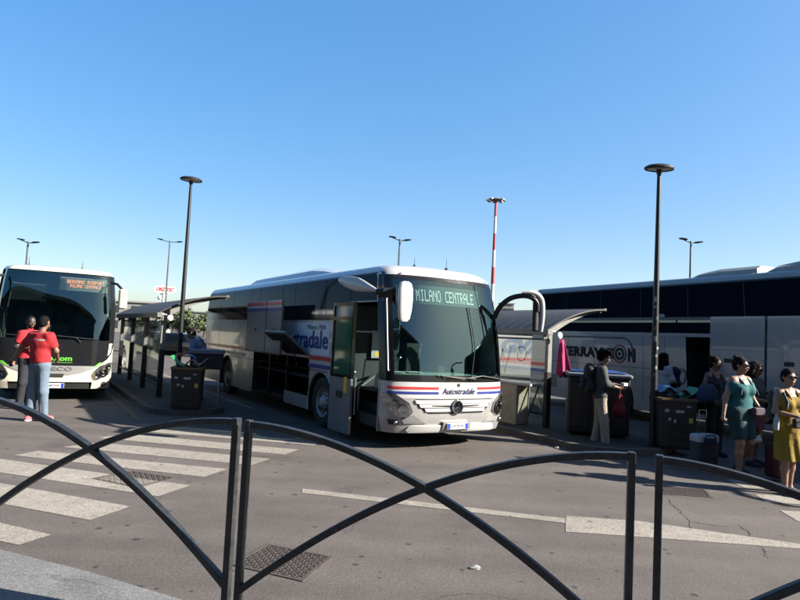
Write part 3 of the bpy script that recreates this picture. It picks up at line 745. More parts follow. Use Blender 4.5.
# ------------------------------------------------------------------ recycling bins and the big container
def rbin(x,y,rz,w,h,label,cols,flip=False):
    r=empty('recycling_bin',(x,y,.12),rz,label,'recycling bin','square recycling bins with coloured hoods')
    mb=MB(); a=w/2*.90; b=w/2; r_=.05
    def ring(s,z):
        out=[]
        for cx,cy,st in ((1,1,0),(-1,1,90),(-1,-1,180),(1,-1,270)):
            for k in range(4): t=R(st+30*k); out.append((cx*(s-r_)+r_*math.cos(t),cy*(s-r_)+r_*math.sin(t),z))
        return out
    L_=[ring(a,.05),ring(b*.985,h*.80),ring(b,h*.82),ring(b,h*.88)]; vs=sum(L_,[]); fs=[(k*16+i,k*16+(i+1)%16,(k+1)*16+(i+1)%16,(k+1)*16+i) for k in range(3) for i in range(16)]+[tuple(range(16))[::-1]]
    mb.add(vs,fs); mb.box(-a*.9,-a*.9,0,a*.9,a*.9,.06); mb.build('bin_body','bin',r)
    mb=MB(); o_=ring(b+.012,h*.86); o2=ring(b+.012,h*.90); i2=ring(b-.06,h*.90); i1=ring(b-.06,h*.80); vs=o_+o2+i2+i1
    mb.add(vs,[(k*16+i,k*16+(i+1)%16,(k+1)*16+(i+1)%16,(k+1)*16+i) for k in range(3) for i in range(16)]); mb.build('rim','rim',r)
    mb=MB(); mb.add(ring(b-.06,h*.81),[tuple(range(16))]); mb.build('bin_opening','rubber',r)
    # wing shaped hoods either side of a central arch
    zt=h*.88
    def wing(c,x0,z0,x1,z1,sag,y0,y1,th=.014):
        m=MB(); n=12; up_=[]
        for q in range(n+1):
            u=q/n; up_.append((x0+(x1-x0)*u,z0+(z1-z0)*u-sag*math.sin(PI*u)))
        vs=[(px,yy,pz+e) for e in (0,th) for yy in (y0,y1) for px,pz in up_]; q=n+1; fs=[]
        for e in (0,1):
            for v in range(n): fs.append((e*2*q+v,e*2*q+v+1,e*2*q+q+v+1,e*2*q+q+v))
        for v in range(n): fs+=[(v,v+1,2*q+v+1,2*q+v),(q+v,q+v+1,3*q+v+1,3*q+v)]
        fs+=[(0,q,3*q,2*q),(n,q+n,3*q+n,2*q+n)]
        m.add(vs,fs,True); m.build('hood',c,r)
    wing('rim' if not flip else 'plastic',-b*.25,zt+.02,b*.75,zt+.02,-.15,-b*.96,b*.2)
    if not flip:
        wing(cols[0],-b*1.08,zt+.24,-b*.05,zt+.03,.05,-b*.9,b*.6); wing(cols[1],-b*.3,zt+.27,b*.4,zt+.18,-.03,b*.1,b*.95); wing(cols[2],b*.25,zt+.10,b*1.15,zt+.20,.07,-b*.6,b*.9)
    else:
        wing(cols[0],-b*.85,zt+.10,b*.15,zt+.02,-.14,-b*.7,b*.9); wing(cols[1],b*.1,zt+.02,b*1.12,zt+.20,.05,-b*.9,b*.8)
    for k,(sx,sz,sw,sh,c) in enumerate([(-.2,h*.68,.07,.05,'sticker'),(.02,h*.67,.14,.05,'sticker'),(-.15,h*.53,.05,.05,'sticker'),(-.06,h*.50,.04,.06,'sticker'),(.21,h*.52,.07,.09,'stickery'),(.17,h*.76,.07,.03,'sticker')]):
        m=MB(); yy=-(a+(b*.985-a)*(sz-.05)/(h*.8-.05))-.003; m.box(sx-sw/2,yy-.002,sz-sh/2,sx+sw/2,yy,sz+sh/2); m.build('sticker',c,r)
    for k in range(3):
        m=MB(); yy=-a-.012-.01*k; m.box(-b*.55,yy-.002,h*(.2+.12*k),b*.55,yy+.004,h*(.2+.12*k)+.006); m.build('panel_groove','rubber',r)
    return r
rbin(-4.45,13.42,.20,.64,.98,'brown recycling bin with green, blue and white hoods on the left island',['hoodgreen','hoodblue','hoodwhite'])
rbin(5.02,11.34,-.1,.66,1.0,'dark stickered recycling bin with blue and green hoods at the right lamp post',['hoodblue','hoodgreen'],True)
# big dark container with blue lid
r=empty('waste_container',(4.05,12.55,.12),-.22,'large dark container with a blue lid, behind the man with the backpack','container')
mb=MB(); mb.rbox(-.60,-.44,.06,.56,.44,1.14,.05); mb.build('container_body','box',r)
mb=MB(); mb.rbox(-.64,-.48,1.14,.60,.48,1.22,.05); mb.build('container_rim','boxgrey',r)
mb=MB(); mb.rbox(-.55,-.39,1.22,.51,.39,1.25,.10,seg=5); mb.ell((-.02,0,1.24),(.46,.32,.05),20,8); mb.build('lid','boxblue',r)
for x in (-.45,.42):
    mb=MB(); mb.rbox(x-.08,-.3,0,x+.08,.3,.07,.02); mb.build('foot','rubber',r)
for x in (-.36,.0,.34):
    mb=MB(); mb.rbox(x-.14,-.452,.18,x+.14,-.438,1.02,.02,axis='y'); mb.build('panel','bin',r)

# ------------------------------------------------------------------ COACH 1: silver and white with open hatches
def coach1():
    root=empty('coach',(1.052,10.728,0),.548,'white and silver coach with its front door and luggage hatches open, in the middle','coach','coaches at the bays')
    C=Coach(root,12.1,3.13,rake=.42)
    qd0,qd1=C.q(.50),C.q(1.48); qc0,qc1=C.q(3.4),C.q(7.0)
    lowq=lambda q:C.W+.001<abs(q)<C.Q1-.001
    EQ=[qd0,qd1,qc0,qc1,-C.Q1,C.Q1,-C.W,C.W,-1.14,1.14]
    def add_low(mb):
        C.lower_side(mb,-1,C.A,.50,C.zb,1.15); C.lower_side(mb,-1,1.48,3.4,C.zb,1.15,[(2.8,.57)]); C.lower_side(mb,-1,7.0,C.L-C.r,C.zb,1.15,[(9.35,.57)])
        C.lower_side(mb,-1,3.4,4.75,C.zb,.55)
        C.lower_side(mb,1,C.A,C.L-C.r,C.zb,1.15,[(2.8,.57),(9.35,.57)])
    C.shell('silver',C.zb,.86,lambda q,z:lowq(q),EQ,(),'lower_panel',roof=False,also=add_low)
    def skip(q,z):
        if lowq(q) and z<1.15: return True
        if abs(q)<C.W-.0 and 1.13<z<2.93: return True
        if qd1<q<qd0 and z<2.45: return True
        if q<-C.W and q>=qd0 and z<2.45: return True
        if qc1<q<qc0 and z<1.33: return True
        return False
    C.shell('white',.86,C.H,skip,EQ,(1.15,1.13,2.93,2.45,1.33))
    # windscreen
    C.patch('windscreen',-1.13,1.13,1.24,2.86,'windscreen',off=.0,rim=False)
    mb=MB()
    for a in ((-C.W,-1.13,1.13,2.93),(1.13,C.W+.35,1.13,2.93),(-1.13,1.13,1.13,1.24),(-1.13,1.13,2.86,2.93)): C.patch('',*a,'black',off=.006,mb=mb)
    wf=mb.build('windscreen_frame','black',root)
    for s in (-1,1):
        m=MB(); pts=[C.P(s*.25+s*.0,1.20,.03),C.P(s*.45+.1,1.24,.05),C.P(s*.45+.6*1,1.18,.05)]
        m.tube(pts,.012,6); m.tube([C.P(s*.5+.55-.45,1.235,.03),C.P(s*.5+.55+.35,1.185,.03)],.016,5); m.build('wiper','plastic',root)
    m=MB(); m.tube([C.P(.30,1.16,.03),C.P(.42,1.75,.035),C.P(.36,2.45,.035)],.010,5); m.build('wiper_arm','plastic',root)
    cabin(C,root,open_left=True)
    # destination sign
    y=C.base(0,2.6)[1]+.12
    def sg(a,b): z=2.50+b; return (-.66+a,C.base(0,z)[1]+.075+.55*((-.66+a)/1.27)**2*.35,z)
    m=MB(); k=12; vs=[sg(-.1+1.5*i/k,-.05+.33*j)[:] for j in (0,1) for i in range(k+1)]; vs=[(x,yy+.02,z) for x,yy,z in vs]; m.add(vs,[(i,i+1,k+2+i,k+1+i) for i in range(k)])
    so=m.build('destination_sign','signback',root); dots('sign_letters','MILANO CENTRALE',1.24,.20,sg,'ledwhite',so,.92)
    m=MB(); vs=[(C.P(-1.0+.18*i,2.52+.24*j,-.03)) for j in (0,1) for i in (0,1)]; m.add(vs,[(0,1,3,2)]); ro=m.build('route_badge','signback',root)
    # front stripes and lettering
    C.patch('stripe',-1.22,-.36,1.005,1.045,'red'); C.patch('stripe',-1.22,-.36,.925,.965,'blue')
    C.patch('stripe',.47,1.22,1.005,1.045,'red'); C.patch('stripe',.47,1.22,.925,.965,'blue')
    text_on('front_letters','Autostradale',.70,.105,lambda a,b:C.P(-.29+a,.925+b,.009),'navy',root,bold=.012,shear=.28)
    m=MB(); m.lathe([(.0005,.012),(.028,.01),(.03,0)],14,T(*C.P(.05,1.08,0))@RX(PI/2)); m.build('camera_eye','rubber',root)
    # grille with star
    C.shape('grille',[(.60,-.55,.58),(.70,-.72,.74),(.82,-.80,.82),(.845,-.79,.81)],'plastic',off=.004,nx=20)
    for i,(z,a) in enumerate([(.80,.79),(.735,.72),(.665,.62)]):
        C.shape('grille_slat',[(z-.029+.0,-a+.015,a-.005),(z+.029,-a-.015,a+.015)],'white',off=.026,nx=20,sub=2)
    C.shape('grille_wing',[(.716,-.12,.12),(.73,-.48,.48),(.742,-.5,.5)],'black',off=.034,nx=16)
    cx,cy,cz=C.P(.0,.715,.03)
    m=MB(); m.lathe([(.0005,.012),(.085,.012),(.10,.02),(.118,.02),(.122,0)],28,T(cx,cy,cz)@RX(PI/2)); e=m.build('emblem','black',root)
    m=MB(); m.lathe([(.096,.018),(.10,.03),(.112,.03),(.116,.018)],28,T(cx,cy,cz)@RX(PI/2))
    for k in range(3):
        a=PI/2+2*PI*k/3; 
        m.add([(cx+.1*math.cos(a),cy-.03,cz+.1*math.sin(a)),(cx+.02*math.cos(a+1.05),cy-.03,cz+.02*math.sin(a+1.05)),(cx,cy-.042,cz),(cx+.02*math.cos(a-1.05),cy-.03,cz+.02*math.sin(a-1.05))],[(0,1,2),(0,2,3)])
    m.build('three_pointed_star','chrome',e)
    # bumper shapes
    C.shape('bumper',[(.285,-.90,.88),(.33,-.95,.93),(.40,-.90,.88),(.42,-.84,.82)],'white',off=.03,nx=24,bulge=.015)
    C.shape('plate_recess',[(.33,-.30,.28),(.47,-.29,.27)],'silver',off=.066,nx=4)
    plate(C,root,-.01,.40,'GA 962JH',fwd=.095)
    for s in (-1,1):
        rows=[(.55,s*.92,s*1.06),(.64,s*.84,s*1.18),(.78,s*.90,s*1.24),(.93,s*1.12,s*1.262)]
        rows=[(z,min(a,b),max(a,b)) for z,a,b in rows]
        headlight(C,root,rows,[(s*1.0,.66,.085),(s*1.12,.76,.06),(s*1.19,.86,.035)])
        rows=[(.42,s*1.05,s*1.19),(.50,s*1.07,s*1.21)]; rows=[(z,min(a,b),max(a,b)) for z,a,b in rows]
        fo=C.shape('fog_lamp',rows,'plastic',off=.012); x,y2,_=C.P(s*1.10,.46,.02); m=MB(); m.ell((x,y2,.46),(.04,.02,.03),12,8); m.build('bulb_lens','chrome',fo)
        rows=[(.44,s*.60,s*.98),(.52,s*.72,s*1.02),(.58,s*.82,s*.90)]; rows=[(z,min(a,b),max(a,b)) for z,a,b in rows]
        C.shape('bumper_crease',rows,'grey' if s<0 else 'silver',off=.012)
    # side glass band
    C.patch('glass_surround',-C.Q2+.05,C.q(.42),2.13,2.98,'black',off=.004,rim=True) if False else None
    for sgn in (-1,1):
        def SQ(a,b): a,b=C.q(a,sgn<0),C.q(b,sgn<0); return min(a,b),max(a,b)
        bands=[(.62 if sgn>0 else 1.50,11.95,2.12,2.98)]
        for a,b,z0,z1 in bands: q0,q1=SQ(a,b); C.patch('window_surround',q0,q1,z0,z1,'black',off=.004)
        if sgn<0: q0,q1=SQ(.3,1.5); C.patch('window_surround',q0,q1,2.46,2.98,'black',off=.004)
        edges=[.5,1.5,2.62,4.3,5.1,6.7,7.5,9.1,10.4,11.85]
        for a,b in zip(edges[:-1],edges[1:]):
            q0,q1=SQ(a+.012,b-.012); C.patch('window',q0,q1,2.34 if a>1.4 else 2.48,2.95,'darkglass',off=.010)
        for a,b in ((1.55,2.55),(2.6,3.3)):
            q0,q1=SQ(a,b); C.patch('lower_window',q0,q1,2.24,2.30,'cream',off=.010)
        # stripes and lettering panel
        for (a,b) in (([(7.65,11.9),(2.32,3.44)] if sgn<0 else [(.7,11.9)])):
            q0,q1=SQ(a,b); C.patch('stripe',q0,q1,1.31,1.39,'red'); C.patch('stripe',q0,q1,1.15,1.23,'blue')
        for a in (8.25,10.3):
            q0,q1=SQ(a,a+.015); C.patch('panel_joint',q0,q1,.35,2.1,'rubber',off=.002,rim=False)
        q0,q1=SQ(1.5,11.9); C.patch('panel_joint',q0,q1,1.095,1.108,'rubber',off=.002,rim=False)
        for c in (2.8,9.35):
            arch_liner(root,sgn*C.W,c,.57,sgn)
            w=add_wheel(root,sgn*(C.W-.03),c,.5,sgn,dual=c>5)
            m=MB(); pts=[(sgn*(C.W+.006),c+.59*math.cos(t),.5+.59*math.sin(t)) for t in np.linspace(-.38,PI+.38,22)]; m.tube(pts,.016,5); m.build('arch_lip','silver',root)
    side=lambda a0,z0:(lambda a,b:C.P(-(C.W+(a0-a)-C.A),z0+b,.010))
    q0,q1=C.q(4.75),C.q(2.42); C.patch('letter_panel',q0,q1,1.42,2.06,'letterwhite',off=.004)
    text_on('side_letters','Autostradale',3.15,.37,lambda a,b:C.P(-(C.W+(5.62-a)-C.A),1.54+b,.014) ,'letterblue',root,bold=.02,shear=.10)
    text_on('side_letters','Milano 1924',.92,.10,lambda a,b:C.P(-(C.W+(3.50-a)-C.A),1.93+b,.014),'letterblack',root,bold=0,shear=.2)
    # luggage cavity
    m=MB(); x0=-C.W+.012; x1=.35; y0,y1=3.41,6.99; z0,z1=.34,1.34
    m.add([(x0,y0,z0),(x1,y0,z0),(x1,y1,z0),(x0,y1,z0),(x0,y0,z1),(x1,y0,z1),(x1,y1,z1),(x0,y1,z1)],[(0,1,2,3),(4,5,6,7),(0,1,5,4),(1,2,6,5),(2,3,7,6)])
    m.build('luggage_bay','interior',root)
    for yy in (4.76,5.9):
        m=MB(); m.box(-C.W+.03,yy-.02,.34,-C.W+.09,yy+.02,1.34); m.build('bay_divider','plastic',root)
    # raised hatches
    def hatch(a0,a1,name='luggage_hatch'):
        x=-C.W-.34; h=empty(name); h.parent=root; h.location=(x,a0,1.34)
        w=a1-a0
        m=MB(); m.rbox(-.03,.01,0,.02,w-.01,1.20,.015,axis='x'); m.build('hatch_panel','shadedsilver',h)
        for z0_,z1_,c in ((1.10,1.17,'red'),(.96,1.03,'blue'),(.0,.03,'plastic')):
            m=MB(); m.box(-.034,.015,z0_,-.031,w-.015,z1_); m.build('stripe',c,h)
        m=MB(); m.box(-.034,.015,1.04,-.031,w-.015,1.09); m.build('stripe','white',h)
        for yy in (.15,w-.15):
            m=MB(); m.tube([(.03,yy,.15),(.34,yy,.45)],.018,6); m.build('hatch_arm','steel',h)
        m=MB(); m.rbox(-.04,w*.5-.06,.5,-.03,w*.5+.06,.56,.01,axis='x'); m.build('handle','plastic',h)
    hatch(4.20,5.17); hatch(5.19,6.60)
    h=empty('tilted_hatch'); h.parent=root; h.location=(-C.W,3.44,1.385); h.rotation_euler=(0,R(39),0)
    m=MB(); m.rbox(-.74,0,-.02,0,1.30,.03,.02); m.build('hatch_panel','grey',h)
    m=MB(); m.box(-.68,.06,-.026,-.06,1.24,-.022); m.build('hatch_lining','plastic',h)
    for yy in (.1,1.2):
        m=MB(); m.tube([(-.45,yy,-.03),(-.02,yy,-.32)],.010,6); m.build('gas_strut','plastic',h)
    # open front door
    d=empty('front_door'); d.parent=root; d.location=(-C.W-.14,1.20,.10)
    m=MB(); m.rbox(-.03,.0,0,.03,.84,.98,.02,axis='x'); m.build('door_panel','shadedsilver',d)
    m=MB()
    for (a,b,c,e) in ((0,.05,.98,2.34),(.79,.84,.98,2.34),(.05,.79,2.28,2.34),(.05,.79,2.02,2.08),(.05,.79,.98,1.03)): m.box(-.03,a,c,.03,b,e)
    m.build('door_frame','black',d)
    m=MB(); m.box(-.006,.05,1.03,.006,.79,2.02); m.build('door_glass','greenreflect',d)
    m=MB(); m.box(-.006,.05,2.08,.006,.79,2.28); m.build('door_glass','skyreflect',d)
    m=MB(); m.box(-.034,.12,.72,-.031,.25,1.0); m.build('warning_sticker','stickery2',d)
    m=MB(); m.rbox(-.05,.30,.62,-.03,.52,.74,.02,axis='x'); m.build('handle','plastic',d)
    m=MB(); m.tube([(.05,.12,1.0),(.10,.05,1.0),(.10,.05,.35),(.05,.12,.35)],.016,6); m.tube([(.05,.7,.95),(.11,.1,1.1)],.014,6); m.build('grab_rail','galv',d)
    # doorway: steps, rails, inner panel
    m=MB()
    for k in range(4): m.box(-C.W+.04+.22*k,.5,.30+.02,-C.W+.30+.22*k,1.46,.34+.17*(k+1))
    m.build('entrance_steps','interior',root)
    m=MB(); m.box(-C.W+.75,1.44,.9,-C.W+.95,1.48,2.3); m.box(-C.W+.05,1.49,.35,-C.W+.9,1.52,2.4); m.build('entrance_wall','interior',root)
    m=MB(); m.tube([(-C.W+.1,1.38,.9),(-C.W+.55,1.3,1.25),(-C.W+.6,.8,1.5)],.017,6); m.tube([(-C.W+.1,1.38,.9),(-C.W+.1,1.38,.45)],.017,6); m.build('hand_rail','galv',root)
    m=MB(); m.box(-C.W+.35,1.425,1.45,-C.W+.80,1.43,1.95); pn=m.build('notice_board','noticegrey',root)
    m=MB(); m.box(-C.W+.42,1.422,1.48,-C.W+.73,1.424,1.56); m.build('notice_label','stickery2',pn)
    # mirrors
    mi=empty('mirror'); mi.parent=root
    m=MB(); prof=[(2.74,.055,.04),(2.71,.10,.07),(2.62,.128,.085),(2.45,.13,.09),(2.28,.12,.085),(2.15,.10,.07),(2.105,.06,.045)]; vs=[];n=20
    for z,a,b in prof:
        for k in range(n):
            t=2*PI*k/n; c,s_=math.cos(t),math.sin(t); vs.append((-1.29+.10*(z-2.45)**2*-1+a*abs(c)**.6*(1 if c>0 else -1),-.26+b*abs(s_)**.7*(1 if s_>0 else -.55),z))
    m.add(vs,[(k*n+i_,k*n+(i_+1)%n,(k+1)*n+(i_+1)%n,(k+1)*n+i_) for k in range(6) for i_ in range(n)]+[tuple(range(n)),tuple(range(6*n,7*n))],True); m.build('mirror_shell','white',mi)
    m=MB(); m.tube([(-1.15,.33,2.60),(-1.22,.12,2.66),(-1.30,-.1,2.66),(-1.31,-.2,2.62)],[.06,.055,.05,.045],10); m.build('mirror_arm','plastic',mi)
    m=MB(); m.box(-1.42,-.19,2.15,-1.2,-.185,2.68); m.build('mirror_glass','chrome',mi)
    m=MB(); m.ell((0,0,0),(.60,.05,.125),22,12); m.v=[(x,y,z*(1 if x<-.05 else max(.28,1-(x+.05)*1.25))-.03*max(0,x)) for x,y,z in m.v]; W_=T(-1.50,.93,2.72)@RZ(R(-76.8))@RY(R(11)); m.v=[tuple(W_@Vector(v)) for v in m.v]; m.build('mirror_wing','white',mi)
    m=MB(); m.tube([(-1.40,.48,2.60),(-1.33,.36,2.60),(-1.2,.30,2.60)],[.05,.07,.07],8); m.build('mirror_joint','plastic',mi)
    m2=empty('mirror'); m2.parent=root
    m=MB(); m.tube(smooth([(1.06,.36,2.30),(1.08,.24,2.50),(1.18,.08,2.66),(1.34,-.06,2.72),(1.50,-.14,2.70),(1.60,-.18,2.60),(1.62,-.18,2.45)]),.047,12); m.build('mirror_arm','plastic',m2)
    m=MB(); m.rbox(1.55,-.20,2.08,1.69,-.10,2.64,.05,seg=4); m.build('mirror_glass','plastic',m2)
    m=MB(); pts=smooth([(1.30,-.10,2.775),(1.45,-.17,2.79),(1.58,-.2,2.76),(1.68,-.21,2.66),(1.715,-.21,2.5),(1.72,-.21,2.3),(1.70,-.21,2.08)]); m.tube(pts,[.012+.042*math.sin(PI*min(1,(i_+.5)/len(pts)*.92))**.6 for i_ in range(len(pts))],12); m.build('mirror_shell','white',m2)
    m=MB(); m.tube([C.P(-1.20,1.3,.05),C.P(-1.20,2.5,.05)],.014,6); m.tube([C.P(-1.20,1.3,.05),C.P(-1.20,1.3,0)],.012,6); m.tube([C.P(-1.20,2.5,.05),C.P(-1.20,2.5,0)],.012,6); m.build('grab_rail','galv',root)
    # roof unit, antennas
    m=MB(); pr=[(3.3,.0),(4.0,.15),(4.7,.24),(8.6,.21),(9.4,.0)]; 
    vs=[];
    for x,k in ((-.86,0),(-.78,.6),(-.55,1),(.55,1),(.78,.6),(.86,0)):
        for y,z in pr: vs.append((x,y,3.12+(z*k)+(.02 if k else 0)))
    m.add(vs,[(i*5+j,i*5+j+1,(i+1)*5+j+1,(i+1)*5+j) for i in range(5) for j in range(4)],True); m.build('roof_unit','white',root)
    for x,y,h in ((-.35,1.0,.08),(.30,.9,.12)):
        m=MB(); m.lathe([(.035,0),(.025,.04),(.005,.05),(.0025,h+.1)],8,T(x,y,3.15)); m.build('antenna','plastic',root)
    for s in (-1,1):
        x,y2,z=C.P(s*1.0,2.955,.01); m=MB(); m.ell((x,y2,z),(.03,.015,.015),10,6); m.build('marker_lamp','chrome',root)
    underbody(C,root)
    return C
M['greenreflect']=mat('door_glass_green_reflection',(.045,.14,.075),.08,var=.3,scale=1.5,spec=.4)  # green shelter reflection put into the glass colour
M['skyreflect']=mat('door_glass_sky_reflection',(.07,.20,.26),.08,var=.1,spec=.5)  # sky reflection put into the glass colour
M['stickery2']=mat('yellow_sticker',(.75,.45,.03),.5)
M['noticegrey']=mat('notice_paper',(.30,.34,.32),.6)
coach1()

# ------------------------------------------------------------------ COACH 2: cream and black with green letters, seen from the front
def coach2():
    root=empty('coach',(-7.924,14.411,0),.46,'cream coach with black nose and green letters, facing the road at the left edge','coach','coaches at the bays')
    C=Coach(root,12,3.12,rake=.30,n=3.0,Rf=.16)
    lowq=lambda q:C.W+.001<abs(q)<C.Q1-.001
    EQ=[-C.Q1,C.Q1,-C.W,C.W]
    def add_low(mb):
        for s in (-1,1): C.lower_side(mb,s,C.A,C.L-C.r,C.zb,1.15,[(2.7,.57),(9.0,.57)])
    def skip(q,z):
        if lowq(q) and z<1.15: return True
        if abs(q)<C.W+.1 and 1.36<z<3.0: return True
        if abs(q)<.86 and z<.44: return True
        return False
    C.shell('cream',C.zb,C.H,skip,EQ+[-.86,.86],(1.15,1.36,3.0,.44),also=add_low)
    C.patch('windscreen',-1.15,1.15,1.42,2.98,'windscreen',off=0,rim=False)
    mb=MB()
    for a in ((-C.W-.1,-1.15,1.36,3.0),(1.15,C.W+.1,1.36,3.0),(-1.15,1.15,1.36,1.42)): C.patch('',*a,'black',off=.004,mb=mb)
    mb.build('windscreen_frame','black',root)
    C.shape('nose_panel',[(.80,-.40,.40),(.805,-.85,.85),(.86,-1.0,1.0),(.97,-1.14,1.14),(1.10,-1.22,1.22),(1.37,-1.27,1.27)],'black',off=.006,nx=24)
    C.shape('grille',[(.60,-.35,.35),(.66,-.62,.62),(.74,-.82,.82),(.80,-.95,.95),(.815,-.85,.85)],'silver',off=.010,nx=24)
    C.shape('grille_opening',[(.55,-.30,.24),(.63,-.34,.26)],'rubber',off=.014,nx=8)
    C.shape('lower_grille',[(.28,-.86,.86),(.43,-.83,.83)],'rubber',off=-.03,nx=16)
    text_on('chrome_letters','IVECO',.62,.095,lambda a,b:C.P(-.20+a,.695+b,.02),'steel',root,bold=.035,space=1.1)
    text_on('green_letters','o.com',.50,.085,lambda a,b:C.P(-.10+a,.925+b,.010),'green',root,bold=.035)
    m=MB(); C.patch('',-.05,.41,.882,.892,'green',off=.009,mb=m); m.build('green_line','green',root)
    for s in (-1,1):
        rows=[(.50,s*.90,s*.98),(.60,s*.84,s*1.17),(.72,s*.90,s*1.22),(.82,s*.99,s*1.235),(.90,s*1.16,s*1.25)]; rows=[(z,min(a,b),max(a,b)) for z,a,b in rows]
        headlight(C,root,rows,[(s*1.08,.66,.085),(s*.95,.60,.06),(s*1.17,.80,.045)])
        x,y,z=C.P(s*1.12,.40,.0); m=MB(); m.lathe([(.0005,.02),(.05,.018),(.06,0)],14,T(x,y,z)@RZ(s*.6)@RX(PI/2)); m.build('fog_lamp','plastic',root)
        rows=[(.80,s*.86,s*.93),(.90,s*.98,s*1.07)]; rows=[(z,min(a,b),max(a,b)) for z,a,b in rows]; C.shape('green_flash',rows,'green',off=.010)
        for c in (2.7,9.0):
            arch_liner(root,s*C.W,c,.57,s); add_wheel(root,s*(C.W-.03),c,.5,s,dual=c>5)
        q0,q1=(C.q(1.0,s<0),C.q(11.8,s<0)); C.patch('side_window',min(q0,q1),max(q0,q1),1.75,2.85,'darkglass',off=.006)
        mi=empty('mirror'); mi.parent=root
        x0=s*1.38
        m=MB(); m.rbox(x0-.10,-.16,2.20,x0+.10,-.02,2.68,.06,seg=4); m.build('mirror_shell','cream' if s>0 else 'plastic',mi)
        m=MB(); m.tube([(s*1.12,.30,2.83),(s*1.24,.1,2.80),(s*1.36,-.06,2.66)],.03,8); m.build('mirror_arm','plastic',mi)
        m=MB(); m.tube([C.P(s*.55-.5,1.50,.03),C.P(s*.55+.35,1.44,.03)],.014,5); m.tube([C.P(s*.55,1.36,.02),C.P(s*.55-.1,1.47,.04)],.014,5); m.build('wiper','plastic',root)
    p=plate(C,root,.03,.36,'FN 482WR',w=.5,h=.11); p.location.y-=.02
    def sg(a,b): z=2.64+b; return (.16+a,C.base(0,z)[1]+.10+.08*(.16+a)**2,z)
    m=MB(); k=8; vs=[sg(-.15+1.05*i/k,-.06+.32*j) for j in (0,1) for i in range(k+1)]; vs=[(x,y+.03,z) for x,y,z in vs]; m.add(vs,[(i,i+1,k+2+i,k+1+i) for i in range(k)])
    so=m.build('destination_sign','signdark',root)
    dots('sign_letters','BERGAMO AIRPORT',.80,.085,lambda a,b:sg(a,.115+b),'ledorange',so,.9); dots('sign_letters','MILANO CENTRALE',.66,.075,lambda a,b:sg(.07+a,.02+b),'ledorange',so,.9)
    cabin(C,root,1.0)
    m=MB(); m.box(-.98,.62,2.3,-.25,.64,2.92); m.build('sun_blind','interior',root)
    for x,y in ((-.7,1.0),(.45,.8)):
        m=MB(); m.lathe([(.03,0),(.02,.05),(.006,.07),(.004,.22)],8,T(x,y,3.13)); m.build('antenna','plastic',root)
    underbody(C,root)
coach2()

